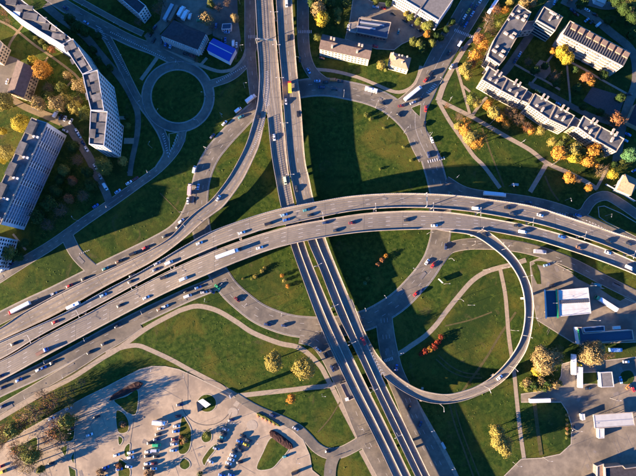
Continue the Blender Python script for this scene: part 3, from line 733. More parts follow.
r, Q, o, _, _ = hip('house', 'small brown gabled block next to the orange tree at the left', 'house', [(17.5,60.5),(7.5,92),(24,97),(34,68)], 9, 11.5, 'walltan', 'roofbrown', .02, [(1,3,4,1.2,1.3,'glass'),(2,3,8,1.2,1.3,'glass')])
building('house', 'yellow-walled block cut by the left edge near the dirt path', 'house', [(-14,36),(0,40.5),(3.5,44),(-3,60),(-16,56)], 9, 'wallcream', 'bitumen', .3, [(1,3,3,1.2,1.3,'glass'),(2,3,5,1.2,1.3,'glass')])
building('apartment_block', 'pale panel block whose corner shows at the left edge below the long slab', 'apartment block', [(-30,232),(-2,236),(-12,268),(-40,262)], 22, 'wallpanel', 'bitumen', .5, [(0,8,8,1.4,1.4,'glass'),(1,8,8,1.4,1.4,'glass')])
building('office_block', 'dark-roofed block with white gable end at the top near the avenue', 'office block', [(108,-12),(139,14.5),(146,6),(118,-16)], 12, 'wallwhite', 'roofdark', .3, [(0,4,12,1.4,1.4,'glass'),(1,4,3,1.2,1.3,'glass')])
r, Q, o, _, _ = hip('depot_building', 'dark hipped roof building with zigzag white front behind the parked trailers', 'depot', [(197.5,49.5),(205.5,33.5),(174,20.5),(161,35.5)], 8.5, 12, 'wallwhite', 'roofdark', .3, [])
for (e, n_) in ((0,8),(3,19)):
    a, b_ = Q[e], Q[(e+1)%4]; bm = B(); u = (b_-a).normalized(); nn = Vector((u.y,-u.x,0)); nn = nn if nn.dot((a+b_)/2) > 0 else -nn
    for i in range(n_):
        p = a.lerp(b_, (i+.5)/n_)+nn*.5; box(bm, (p.x,p.y,.1), ((b_-a).length/n_*.5, 1.3, 7.2), math.atan2(u.y,u.x))
    link('facade_rib', bm, M['wallwhite'], r)
r, Q, o, r0, r1 = hip('warehouse', 'bright blue low gabled warehouse near the roundabout', 'warehouse', [(207,50),(229,61.5),(235.6,49),(213.5,38.5)], 6, 8, 'wallpanel', 'roofblue', .0, [])
bm = B(); cyl(bm, (r0.x,r0.y,8.02), (r1.x,r1.y,8.02), .3, .3, 6); link('ridge_cap', bm, M['wallwhite'], r)
r, Q, o = building('kiosk', 'small dark-roofed shed with white front above the blue warehouse', 'shed', [(222.5,24),(231.5,23.5),(231,29),(221.5,29.5)], 3.5, 'wallwhite', 'roofteal', .2, [(2,1,4,1,1.2,'glass')])

# middle top
r, Q, o, r0, r1 = hip('residential_block', 'beige three-storey block with brown gable roof above the ring road', 'residential block', [(319.7,49),(369,59.5),(372,45.5),(323,34.5)], 10, 12.5, 'wallcream', 'roofbrown', .0, [(0,3,14,1.0,1.3,'glasslight'),(1,3,3,1.2,1.4,'glass')])
for x, y in ((331,39),(334,40),(332,47),(359,45.5),(362,46.5),(357,52)):
    p = G(x,y,12)-o; bm = B(); box(bm, (p.x,p.y,10.2), (1.1,1.1,3.6)); box(bm, (p.x,p.y,13.8), (1.4,1.4,.25)); link('chimney', bm, M['wallcream'], r)
r, Q, o, r0, r1 = hip('villa', 'small hip-roofed house between the courtyard and the ring road', 'house', [(388,64.5),(408,70),(411,58),(391,52)], 7, 10.5, 'wallcream', 'rooftan', .3, [(0,2,5,1.0,1.3,'glasslight'),(1,2,3,1.1,1.4,'glass')])
for x, y in ((393,54),(399,56),(402,56.5),(395,60),(407,57.5),(402,63)):
    p = G(x,y,9)-o; bm = B(); box(bm, (p.x,p.y,7.5), (.9,.9,3.4)); link('chimney', bm, M['wallcream'], r)
r, Q, o = building('workshop', 'low flat dark blue roofed workshop in the courtyard', 'workshop', [(359,18),(391,22.5),(387,38.5),(356.5,32.5)], 5, 'walldark', 'roofteal', .3, [(2,1,9,1.5,1.2,'glass')])
onroof(r, o, 'skylight', 372, 24, 5, (18,1.2,.5), 'metal', ang_px((359,18),(391,22.5))); onroof(r, o, 'skylight', 366, 28, 5, (14,1.2,.5), 'metal', ang_px((359,18),(391,22.5))); onroof(r, o, 'roof_patch', 366, 18.8, 5, (8,2,.3), 'yard', ang_px((359,18),(391,22.5)))
building('annex', 'small grey annex at the left end of the dark blue workshop', 'shed', [(350,23),(358,22),(356.5,31),(349,29.5)], 3.5, 'wallpanel', 'bitumenlight', .2)
r, Q, o = building('public_building', 'long grey-roofed four-storey building with white front beside the cross street', 'office block', [(394,-6),(438.5,21),(455,-3),(440,-30),(400,-30)], 13, 'wallwhite', 'roofgrey', .5, [(0,4,22,1.3,1.5,'glasslight')])
onroof(r, o, 'roof_strip', 424, 3, 13, (1.2,26,.5), 'bitumenlight', ang_px((394,-6),(438.5,21)))

# right: stepped complex
def flats(label, c, h, fac, sheds=(), wall='wallcream', roof='bitumen', g='flat-roofed apartment sections around the upper right courtyard', cap=None):
    r, Q, o = building('apartment_section', label, 'apartment section', c, h, wall, roof, .55, fac, g)
    a0 = ang_px(c[0], c[1], h)
    for (x, y, sx_, sy_, sz_) in sheds:
        p = G(x,y,h)-o; sz_ *= .75; bm = B(); box(bm, (p.x,p.y,h-.05), (sx_*.85,sy_*.8,sz_), a0); box(bm, (p.x,p.y,h-.05+sz_), (sx_*.85+.25,sy_*.8+.25,.14), a0); link('chimney', bm, M['wallcream'], r)
    return r, Q, o
flats('long west wing of the upper right courtyard, beside the cross street', [(518,4.4),(531,12.6),(526,23.3),(516,39),(504,60),(499.5,65),(487.5,57),(490,49),(494.4,39),(514.5,7.5)], 14, [(5,5,5,1.4,1.3,'glasslight'),(8,5,14,1.4,1.3,'glasslight'),(6,5,2,1.4,1.3,'glasslight'),(9,5,2,1.4,1.3,'glasslight')],
      [(512,15,2.5,1.5,1.8),(517.5,18,2.5,1.5,1.8),(518.5,12,2,1.2,1.5),(525,17,3,1.5,2),(523,20.5,3,1.5,2),(505.5,34,3.5,1.5,2),(514,34.5,3,1.5,2),(511.5,37.5,4,1.5,2),(497,47,2,1.5,1.6),(494,51.5,4,1.4,2),(503,52,3,1.5,2),(501,56,4,1.4,2),(508,20,2,1.2,1.2)])
flats('flat block with the shaded glazed front at the north end of the courtyard', [(544,7),(562.7,17.3),(555,31),(536.5,20.4)], 15, [(2,5,6,2.4,1.6,'glass')], [(551,13,3,1.4,2),(554,15,3,1.4,2),(550,19,1.4,4,2),(557,18,2,1.4,2)])
flats('short link between the west wing and the glazed courtyard block', [(524,22),(537,21),(533,30),(519,32)], 8, [(2,2,3,1.5,1.4,'glass')], roof='bitumenlight')
flats('lowest corner section joining the west wing to the diagonal row', [(490,61),(496,64),(494,69.5),(487,66.5)], 11, [(3,4,2,1.4,1.4,'glass')])
flats('westernmost section of the diagonal row with white balconies', [(489.3,67.3),(507.5,78.5),(501,91),(482,80)], 13.5, [(2,5,7,1.5,1.5,'glasslight'),(3,5,3,1.3,1.4,'glasslight')], [(496,73,1.3,5,2),(500,75,1.3,4,2),(490,79.5,2,1.5,1.6),(496,82,1.5,3,1.8)], 'wallcream')
flats('second section of the diagonal row from the west', [(507.5,78.5),(527.5,89.5),(520.3,101),(501,91)], 13.5, [(2,5,7,1.5,1.5,'glasslight')], [(515,82.5,1.3,5,2),(519,85,1.3,4,2),(509.5,90.5,2,1.5,1.6),(516,95,1.4,4,1.8)], 'wallcream')
flats('low link section sunk between the two halves of the diagonal row', [(527.5,91),(533,94.5),(528,103.5),(521,100.5)], 12, [(2,4,2,1.4,1.4,'glasslight')], (), 'wallcream')
flats('middle section of the diagonal row, just east of the low link', [(535,93.5),(556,105.5),(549,119.5),(528.3,105.5)], 13.5, [(2,5,8,1.5,1.5,'glasslight')], [(542.5,97,1.3,5,2),(546.5,99,1.3,4,2),(536.5,106,2,1.5,1.6),(542,110,1.4,4,1.8)], 'wallcream')
flats('section of the diagonal row with two pairs of tall chimneys', [(556,105.5),(574.5,116),(567,128),(549,119.5)], 13.5, [(2,5,7,1.5,1.5,'glasslight')], [(562,108,1.3,5,2),(566.5,110.5,1.3,4,2),(556.5,116.5,2,1.5,1.6),(563,119,1.4,4,1.8)], 'wallcream')
flats('low brown link just before the eastern end of the diagonal row', [(575,117.5),(581,121),(577,128),(568,125.5)], 12, [(2,4,2,1.4,1.4,'glasslight')], (), 'walltan')
flats('section next to the eastern end of the diagonal row', [(583.5,116),(601,127),(594,139.5),(577.5,127.5)], 13.5, [(2,5,6,1.5,1.5,'glasslight')], [(592,121,1.3,5,2),(595.5,123,1.3,4,2),(585.5,128.5,2,1.5,1.6),(590,132,1.4,4,1.8)], 'wallcream')
flats('easternmost section of the diagonal row, above the yellow trees', [(601,127),(624,139),(616,152),(594,139.5)], 13.5, [(2,5,8,1.5,1.5,'glasslight'),(1,5,3,1.3,1.4,'glasslight')], [(612,132,1.3,5,2),(615.5,134.5,1.3,4,2),(611.5,140,1.4,4,1.8)], 'wallcream')
r, Q, o = building('apartment_block', 'separate slab with ribbed brown roof and sunlit balcony front at the upper right', 'apartment block', [(570,21),(630.3,52.8),(622.8,66.6),(562.3,34.6)], 15.5, 'wallcream', 'roofbrown', .4, [(2,5,22,1.5,1.3,'glasslight')])
a0 = ang_px((570,21),(630.3,52.8),15)
for i in range(26):
    x, y = 566+(626.5-566)*(i+.5)/26, 28.5+(60-28.5)*(i+.5)/26; onroof(r, o, 'roof_rib', x-.6, y+2.1, 15.5, (.5,8,.5), 'bitumen', a0)
for t in (.08,.20,.34,.46,.58,.70,.82,.94):
    x, y = 570+(630-570)*t, 22+(54-22)*t; onroof(r, o, 'roof_unit', x-1, y+3.2, 15.5, (3.8,4.2,1.3), 'rooftan', a0)
e0, e1 = Q[2], Q[3]; u = (e1-e0).normalized(); nn = Vector((-u.y,u.x,0)); nn = nn if nn.dot((e0+e1)/2) > 0 else -nn; L_ = (e1-e0).length
for j in range(5):
    for a_, b_ in ((.03,.14),(.2,.31),(.38,.5),(.56,.68),(.74,.84),(.88,.97)):
        p = e0+u*L_*(a_+b_)/2+nn*.6; bm = B(); box(bm, (p.x,p.y,1.3+j*2.9), (L_*(b_-a_),1.2,1.0), math.atan2(u.y,u.x)); link('balcony', bm, M['wallcream'], r)
r, Q, o, _, _ = hip('villa', 'tan hip-roofed house at the right edge behind a pale wall', 'house', [(616.5,189.5),(631,195.5),(640,181),(625,174)], 5, 9, 'wallcream', 'rooftan', .3)
r, Q, o, _, _ = hip('villa', 'dark-roofed house at the right edge beside the estate road', 'house', [(628,122),(644,130),(650,112),(636,104)], 5, 9, 'walltan', 'roofdark', .3)
building('pavilion', 'white flat roof at the top edge above the upper right slab', 'pavilion', [(594,-6),(608,-4),(605,4.5),(596,1)], 4, 'wallpanel', 'roofwhite', .2)
bm = B(); Q = [G(605,184.5), G(618,192), G(634,201.5)]; 
for a, b_ in zip(Q, Q[1:]):
    m_ = (a+b_)/2; u = b_-a; box(bm, (m_.x,m_.y,0), (u.length,.35,1.9), math.atan2(u.y,u.x))
tag(link('garden_wall', bm, M['wallwhite']), label='long white garden wall below the tan hip-roofed house at the right', cat='wall')

# petrol station and yards on the right
r, Q, o = building('canopy', 'dark blue filling station canopy with a green edge, left of the white roof', 'canopy', [(544.8,290.7),(556.3,290.3),(557.6,316.6),(546.8,317.2)], 6, 'canopyblue', 'canopyblue', .5, z0=5)
for x, y in ((548,295),(554,312),(548,312),(554,295)):
    p = G(x,y,5)-o; bm = B(); cyl(bm, (p.x,p.y,0), (p.x,p.y,5.02), .25, .25, 8); link('column', bm, M['metal'], r)
a0 = ang_px((556.3,290.3),(557.6,316.6),6); onroof(r, o, 'trim', 557, 303.5, 6.3, (19.5,1.0,.35), 'green', a0); onroof(r, o, 'trim', 545.3, 304, 6.3, (19.5,.8,.4), 'wallwhite', a0)
r, Q, o = building('station_shop', 'white flat-roofed hall with a dark skylight strip beside the blue canopy', 'hall', [(558.4,290.2),(588,287.6),(591,313.3),(559.8,316.4)], 6, 'wallwhite', 'roofwhite', .25, [(2,1,7,2,2,'glass')])
a0 = ang_px((558.4,290.2),(588,287.6),6)
for i in range(16):
    x = 560.5+i*1.85; onroof(r, o, 'skylight', x, 301.9-i*.1, 6, (.85,2.5,.35), 'dmetal', a0)
for y_ in (294.5,309.5): onroof(r, o, 'seam', 574, y_, 6, (20,.12,.08), 'metal', a0)
r, Q, o = building('workshop', 'long low workshop with blue-grey roof and pale parapet above the tan tree', 'workshop', [(577,327.3),(581,327),(583,333.5),(632,329.8),(633.5,339.7),(579.6,344)], 5, 'wallpanel', 'roofteal', .6, [(4,1,14,1.6,1.3,'glass')])
onroof(r, o, 'hvac_unit', 616, 327.5, 5.0, (5,2,1.2), 'roofwhite', a0); onroof(r, o, 'sign_panel', 578.4, 334.5, 5.6, (.5,7,1.2), 'green', a0)
building('annex', 'small sloping blue-grey annex on the north side of the long workshop', 'shed', [(583,327.8),(604,325.8),(604.4,330.8),(584.5,332.3)], 4.4, 'wallwhite', 'canopyblue', .5)
building('shed', 'square grey-roofed shed with white west wall below the tan tree', 'shed', [(600,372.5),(612,371.7),(614,386.7),(601.3,387.2)], 4, 'wallwhite', 'roofgrey', .15)
r, Q, o = building('canopy', 'pale grey lorry canopy with a ridge in the lower right yard', 'canopy', [(593.5,414.7),(632.4,412),(635,425.4),(595,428.3)], 6, 'roofpale', 'roofpale', .12, z0=5.3)
a0 = ang_px((593.5,414.7),(632.4,412),6); onroof(r, o, 'ridge_cap', 614.3, 420.2, 6, (27,.35,.12), 'metal', a0)
for x, y in ((597,418),(613,417),(630,415),(598,425),(614,424),(631,422)):
    p = G(x,y,5)-o; bm = B(); cyl(bm, (p.x,p.y,0), (p.x,p.y,5.32), .22, .22, 8); link('column', bm, M['metal'], r)
building('booth', 'narrow white cabin under the edge of the pale lorry canopy', 'booth', [(598.6,428.6),(604.2,428.4),(604.2,438),(598.8,438.2)], 3, 'wallwhite', 'roofwhite', .12)
building('kiosk', 'little white hut west of the pale lorry canopy', 'hut', [(581.8,414.5),(584.6,413.8),(585.2,419.6),(582.4,420.2)], 3.4, 'wallwhite', 'roofwhite', .1)
building('industrial_block', 'dark flat roof with pinkish parapet in the bottom right corner', 'industrial block', [(604.5,467),(622,465),(625,468),(640,466),(646,500),(606,500)], 6, 'rooftan', 'roofdark', .7)
building('industrial_block', 'small dark block with tan top left of the bottom right corner roof', 'industrial block', [(597,466),(603.5,463.5),(604.3,490),(597,490)], 5, 'walldark', 'rooftan', .3)
building('industrial_block', 'dark roof filling the bottom edge near the trailer yard', 'industrial block', [(572,486),(596,480),(600,510),(575,512)], 6, 'walldark', 'roofdark', .4)
# underpass entrance, pylon and glass pyramid kiosk by the car park
r, Q, o = building('underpass_entrance', 'dark portal roof over the street beneath the footpath crossing', 'underpass entrance', [(340,384),(349,381),(357,397),(348,401)], 4.2, 'walldark', 'bitumen', .5)
onroof(r, o, 'portal_block', 346.8, 399, 4.2, (2.4,2.2,.8), 'roofwhite', .3)
p = G(232.5,394); root = empty('information_pylon', (p.x,p.y,0), label='tall slim grey pylon at the corner of the car park and footpath', cat='pylon')
bm = B(); box(bm, (0,0,.4), (.7,2.3,9.2), R(25)); link('panel', bm, M['metal'], root); bm = B(); box(bm, (0,0,0), (1.6,3,.42), R(25)); link('base', bm, M['conc'], root)
p = G(203,405); root = empty('entrance_kiosk', (p.x,p.y,0), label='triangular dark glass kiosk with a slanted pale roof on the round island', cat='kiosk')
bm = B(); T = [G(197.5,401)-p, G(199,411.5)-p, G(206,404.5)-p]; prism(bm, T, 0, 3.2); link('glass_wall', bm, M['glass'], root)
bm = B(); T = [G(199,400)-p, G(204,397.5)-p, G(212,403)-p, G(207,406.5)-p]; a = [bm.verts.new((q.x,q.y,3.25+k)) for q, k in zip(T,(0,.5,.9,.3))]; b_ = [bm.verts.new((q.x,q.y,3.55+k)) for q, k in zip(T,(0,.5,.9,.3))]
bm.faces.new(a[::-1]); bm.faces.new(b_)
for i in range(4): bm.faces.new((a[i],a[(i+1)%4],b_[(i+1)%4],b_[i]))
link('roof', bm, M['wallpanel'], root)
bm = B()
for q in T[2:]+T[:1]: cyl(bm, (q.x*.9,q.y*.9,0), (q.x*.9,q.y*.9,3.4), .12, .12, 6)
link('post', bm, M['metal'], root)
# boulder bed, hedges
def blob(name, label, cat, pxs, mat, hgt, group=None, seg=5, jit=.25):
    """low clipped hedge or bed following a pixel line, (x,y,r_px)"""
    P = crom([(a,b_,c) for a, b_, c in pxs], False, seg); W = [(G(q.x,q.y), q.z*PX) for q in P]
    c = W[len(W)//2][0]; bm = B(); rings = []
    rnd = random.Random(len(pxs)*7+int(pxs[0][0]))
    for i, (p, rr) in enumerate(W):
        a = W[max(0,i-1)][0]; b_ = W[min(len(W)-1,i+1)][0]; t = (b_-a).normalized(); n_ = Vector((-t.y,t.x,0)); q = p-c
        rings.append([bm.verts.new(q+n_*rr*math.cos(k*math.pi/8)*(1+rnd.uniform(-jit,jit)*.4)+Vector((0,0,hgt*math.sin(k*math.pi/8)**.5*(1+rnd.uniform(-jit,jit))))) for k in range(9)])
    for a, b_ in zip(rings, rings[1:]):
        for k in range(8): bm.faces.new((a[k],a[k+1],b_[k+1],b_[k]))
    bm.faces.new(rings[0]); bm.faces.new(rings[-1][::-1])
    o = link(name, bm, M[mat] if mat in M else LEAF[mat]); o.location = (c.x,c.y,.1); tag(o, label=label, cat=cat, group=group); return o
blob('hedge', 'dark red clipped hedge at the upper tip of the car park islands', 'hedge', [(110,400,.6),(115,396.5,2.6),(127,390.5,3.4),(138,385,3.4),(143,383.5,.6)], 'hedge', .9, seg=8, jit=.12)
blob('hedge', 'dark brown oval hedge along the wedge-shaped lawn island', 'hedge', [(269.5,432,.6),(272,433,3.0),(281,439.5,3.6),(290,446,3.0),(293,447.5,.6)], 'hedge', .9, seg=8, jit=.12)
blob('hedge', 'thin green strip hedge behind the orange barriers', 'hedge', [(257,413,.4),(259,414,1.3),(268,418.5,1.1),(277,424,.9),(280,426,.3)], 'olive', .8)
blob('flower_bed', 'brown heather bed in the teardrop island of the car park', 'flower bed', [(119,425,.4),(121,423.5,2.4),(124,424,2.4),(126,426,.4)], 'brown', .8)
for i, (x, y) in enumerate(((258,416),(262.3,418),(266,420),(270,422),(274,424.3))):
    p = G(x,y); bm = B(); box(bm, (0,0,.18), (1.4,1.1,.75), R(-28), .7); o = link('barrier', bm, M['orange']); o.location = (p.x,p.y,0)
    tag(o, label=f'{ORD[i]} orange barrier block from the left beside the park road', cat='barrier', group='orange barrier blocks')

# ------------------------------------------------------------------ vehicles
def copy_tree(o, parent=None):
    c = o.copy(); C.objects.link(c); c.parent = parent
    for ch in list(o.children): copy_tree(ch, c)
    return c
def loft(bm, secs):
    """secs: list of (x, halfwidth, z0, z1, top halfwidth)"""
    rows = [[bm.verts.new(v) for v in ((x,-w_,z0),(x,-w_,(z0+z1)/2),(x,-tw,z1),(x,tw,z1),(x,w_,(z0+z1)/2),(x,w_,z0))] for x, w_, z0, z1, tw in secs]
    for a, b_ in zip(rows, rows[1:]):
        for k in range(6): bm.faces.new((a[k],b_[k],b_[(k+1)%6],a[(k+1)%6]))
    bm.faces.new(rows[0][::-1]); bm.faces.new(rows[-1])
def obj_mat(o, mat):
    o.material_slots[0].link = 'OBJECT'; o.material_slots[0].material = mat
def wheels(root, spots, r=.33, wd=.24):
    me = None
    for x, y in spots:
        if me is None:
            bm = B(); cyl(bm, (0,-wd/2,0), (0,wd/2,0), r, r, 10); o = link('wheel', bm, M['rubber'], root); me = o.data
        else:
            o = bpy.data.objects.new('wheel', me); C.objects.link(o); o.parent = root
        o.location = (x,y,r)
def proto(kind):
    root = empty({'car':'car','hatch':'car','van':'van','semi':'lorry','truck':'lorry','bus':'bus','trailer':'trailer','tow':'recovery_lorry'}[kind], (0,0,0))
    if kind in ('car','hatch'):
        L_ = 4.5 if kind == 'car' else 3.9; h = L_/2; tail = -h
        bm = B(); loft(bm, [(-h,.74,.42,.82,.66),(-h+.25,.86,.3,.95,.76),(-.9,.9,.26,.98,.8),(.7,.9,.26,.96,.8),(h-.5,.87,.28,.82,.74),(h-.08,.76,.34,.66,.62),(h,.66,.42,.58,.5)])
        body = link('body', bm, PAINT['white'], root)
        bm = B(); bk = -h+(.55 if kind == 'car' else .15); loft(bm, [(bk,.74,.9,.95,.70),(bk+.55,.76,.9,1.38,.56),(.35,.76,.9,1.40,.56),(1.15,.76,.88,.96,.70)])
        link('window', bm, M['carglass'], root)
        bm = B(); loft(bm, [(bk+.6,.55,1.37,1.40,.52),(bk+1.0,.58,1.38,1.45,.54),(-.1,.58,1.39,1.46,.54),(.33,.55,1.38,1.41,.52)])
        link('roof', bm, PAINT['white'], root)
        wheels(root, [(-h+.8,.78),(-h+.8,-.78),(h-.85,.78),(h-.85,-.78)])
    elif kind == 'van':
        bm = B(); loft(bm, [(-2.7,.92,.4,2.0,.86),(-2.6,.98,.35,2.15,.88),(1.1,.98,.35,2.15,.88),(1.4,.98,.35,1.95,.86),(2.1,.97,.35,1.15,.84),(2.65,.9,.38,.85,.74),(2.72,.8,.45,.75,.66)])
        link('body', bm, PAINT['white'], root)
        bm = B(); loft(bm, [(1.36,.80,1.25,2.0,.74),(1.5,.86,1.2,1.92,.74),(2.1,.86,1.15,1.22,.76)]); link('windscreen', bm, M['carglass'], root)
        wheels(root, [(-1.8,.9),(-1.8,-.9),(1.85,.9),(1.85,-.9)], .36)
    elif kind == 'bus':
        bm = B(); loft(bm, [(-4.6,1.1,.4,2.6,1.0),(-4.4,1.2,.35,2.9,1.08),(4.3,1.2,.35,2.9,1.08),(4.6,1.12,.4,2.6,1.0)]); link('body', bm, PAINT['white'], root)
        bm = B(); box(bm, (0,0,1.3), (8.9,2.43,.95)); box(bm, (4.56,0,1.1), (.12,2.1,1.3)); link('window', bm, M['carglass'], root)
        bm = B(); box(bm, (-1,0,2.88), (3.4,1.4,.25)); link('roof_unit', bm, M['roofwhite'], root)
        wheels(root, [(-2.9,1.1),(-2.9,-1.1),(2.9,1.1),(2.9,-1.1)], .48, .3)
    elif kind in ('semi','truck','trailer','tow'):
        tl = 13.6 if kind in ('semi','trailer') else 6.4; cx_ = -tl/2+ (2.0 if kind != 'trailer' else 0)
        if kind == 'semi': cx_ = -1.7
        if kind == 'truck': cx_ = -1.2
        if kind != 'tow':
            bm = B(); box(bm, (cx_,0,1.15), (tl,2.5,2.75)); o = link('box_body', bm, PAINT['white'], root)
            bm = B(); 
            for t in range(int(tl/1.3)): box(bm, (cx_-tl/2+.65+t*1.3,0,3.89), (.06,2.3,.03))
            link('roof_seam', bm, M['metal'], root)
        else:
            bm = B(); box(bm, (-1.2,0,1.0), (6.6,2.4,.2)); box(bm, (-1.2,1.15,1.2), (6.6,.1,.25)); box(bm, (-1.2,-1.15,1.2), (6.6,.1,.25)); link('flatbed', bm, PAINT['brown'], root)
        bm = B(); box(bm, (cx_ if kind != 'tow' else -1.2,0,.75), ((tl if kind != 'tow' else 6.4)-.4,.9,.38)); link('chassis', bm, M['dmetal'], root)
        if kind != 'trailer':
            fx = cx_+tl/2+1.6 if kind != 'tow' else 3.3
            bm = B(); loft(bm, [(fx-1.15,1.2,.5,3.0,1.12),(fx-.2,1.22,.45,3.25,1.05),(fx+.5,1.22,.45,2.6,1.12),(fx+1.0,1.2,.45,1.7,1.15),(fx+1.1,1.15,.5,1.4,1.1)]); link('cab', bm, PAINT['white'], root)
            bm = B(); loft(bm, [(fx+.5,1.1,1.7,2.55,1.0),(fx+.62,1.1,1.65,2.5,1.0),(fx+1.03,1.08,1.6,1.75,1.04)]); link('windscreen', bm, M['carglass'], root)
            sp = [(fx,1.05),(fx,-1.05)]
        else: sp = []
        b0 = (cx_ if kind != 'tow' else -1.2)-tl/2
        sp += [(b0+1.6,1.0),(b0+1.6,-1.0),(b0+2.9,1.0),(b0+2.9,-1.0)]
        if kind == 'semi': sp += [(b0+tl-1.2,1.0),(b0+tl-1.2,-1.0)]
        wheels(root, sp, .5, .4)
    return root
PROTO = {}
def vehicle(kind, col, col2=None):
    if kind not in PROTO: PROTO[kind] = proto(kind); r = PROTO[kind]; first = True
    else: r = copy_tree(PROTO[kind])
    for ch in r.children:
        n = ch.name.split('.')[0]
        if n in ('body','roof','box_body'): obj_mat(ch, PAINT[col])
        if n == 'cab': obj_mat(ch, PAINT[col2 or col])
    return r
REG = {  # region: (phrase, sort axis, deck)
 'A': ('on the long northern carriageway','x','A'), 'B': ('on the long southern carriageway','x','B'), 'C': ('on the curved slip flyover','x','C'),
 'W': ('on the western north-south deck','y','W'), 'E': ('on the eastern north-south deck','y','E'), 'D': ('on the round loop ramp','x','D'), 'F': ('on the eastern north-south deck','y','E'),
 'U': ('on the road north of the slip flyover','x',None), 'S': ('on the side road south of the long flyover','x',None), 'R2': ('on the slip road beside the footpath','x',None),
 'ringne': ('on the ring road east of the decks','y',None), 'ringsw': ('on the ring road west of the decks','x',None),
 'E1': ('on the street under the long flyover','x',None), 'cross': ('on the wide cross street at the top','y',None), 'lot': ('in the big car park','x',None),
 'tl': ('in the shaded depot yard at the upper left','x',None), 'ave': ('on the avenue by the white towers','x',None), 'blue': ('by the blue warehouse','x',None), 'court': ('in the dark blue workshop courtyard','x',None),
 'est': ('between slab block and white towers','y',None), 'str': ('on the shaded street below the apartment slab','x',None), 'ur': ('around the upper right apartment slab','x',None),
 'fc': ('near the filling station','x',None), 'yd': ('in the goods yard at the lower right','x',None), 'pr': ('on the curving park road','x',None), 'tu': ('on the street beneath the western deck','y',None), 'ts': ('on the street right of the decks','y',None), 'hs': ('on the dark street east of the decks','y',None)}
V = []
def v(reg, rows):
    for r_ in rows: V.append((reg, *r_))
v('A', [(14.7,343.5,27,'car','black'),(55.7,321.9,25,'car','red'),(74.4,305.5,25,'bus','white'),(103.8,295,25,'car','pale blue'),(132.7,275.5,25,'car','black'),(131.5,281.5,25,'car','dark grey'),(157.5,263.3,26,'car','silver'),(169.3,262.8,26,'van','white'),(156.3,269.5,26,'car','navy'),(199.7,243.2,22,'car','white'),(242,232.8,18,'car','white'),(268.5,223.9,16,'van','black'),(284.2,215,14,'car','pale blue'),(286.5,220,14,'car','blue'),(306.3,210.2,12,'car','teal'),(310.5,215.2,11,'car','black'),(475.7,208.8,-4,'van','white'),(507,208,-9,'car','black'),(512.5,214,-10,'car','dark grey'),(539.8,215.3,-15,'car','white'),(608.7,241.3,-22,'car','black'),(628,243.8,-22,'car','dark grey')])
v('B', [(1,376,27,'car','navy'),(43,351.5,27,'tow','blue'),(120.6,305.3,26,'car','black'),(146.5,297.6,25,'car','white'),(164.5,277.2,25,'van','black'),(183.7,279,24,'van','white'),(228.5,253.7,20,'semi','white'),(259.8,247.8,17,'car','white'),(238.5,249.3,20,'car','black'),(325.6,222.8,7,'car','navy'),(336,230.7,6,'car','dark grey'),(352,223,4,'car','maroon'),(407,220.3,2,'car','black'),(434.2,225.7,1,'car','white'),(516.8,225.7,-8,'car','black'),(522,232,-9,'van','white'),(561.5,237,-16,'car','blue'),(579,247.8,-18,'car','brown'),(607.3,252.7,-21,'car','white'),(628.3,267.7,-24,'van','white')])
v('C', [(218.4,198.3,57,'car','white'),(258.6,116,75,'car','black')])
v('W', [(274.3,137.7,-86,'car','white'),(285.2,181,-80,'van','pale green')])
v('E', [(286.6,4.2,-88,'van','white'),(288.6,38.5,-88,'car','black'),(290,88,92,'truck','yellow','red'),(286,102,-88,'car','silver'),(298,114.5,-86,'car','black'),(296.5,189,-78,'car','dark grey'),(363.4,340.8,118,'van','red')])
v('D', [(499.2,377.4,40,'car','white'),(485,234.6,-24,'car','black')])
v('U', [(20.5,308.3,207,'semi','white','red'),(54.5,293.7,26,'car','silver'),(70,285.6,26,'car','red'),(85,278.6,26,'car','black'),(105.8,268.6,26,'car','teal'),(119,261.4,26,'car','brown'),(133.5,253.7,26,'van','black'),(145.6,247.8,26,'car','red'),(165.5,236,28,'car','dark grey'),(178.6,226.5,38,'car','black'),(181.5,221,40,'car','white'),(188,200.9,88,'car','white'),(190.5,190,86,'truck','pink'),(198.4,187,80,'car','pale blue'),(194.6,169.8,78,'van','white'),(212.6,136.4,48,'car','navy'),(224.6,123.4,45,'car','white'),(238.2,110.4,38,'van','white'),(241.3,117,30,'car','teal'),(251.3,99.8,38,'truck','white')])
v('S', [(2.6,387.5,26,'car','navy'),(19.5,379.8,26,'car','blue'),(39.4,369.4,26,'car','white'),(43.6,367.6,26,'car','blue'),(53.6,362.2,26,'car','black'),(165.5,306.2,24,'car','white'),(160.5,309,24,'car','brown'),(118,325.5,26,'car','dark grey'),(188,296,20,'van','white'),(187,290.8,22,'car','black'),(198.4,287.4,20,'car','blue'),(204.3,292.2,10,'car','silver')])
v('R2', [(90,352,36,'hatch','black'),(104.5,343.5,30,'hatch','dark grey'),(3,406,30,'car','navy')])
v('ringsw', [(217.8,286.8,-35,'car','green'),(212,291.5,-30,'car','navy'),(237.3,299.4,-38,'car','maroon'),(267.5,324.4,-10,'car','navy'),(284,325.5,175,'hatch','navy')])
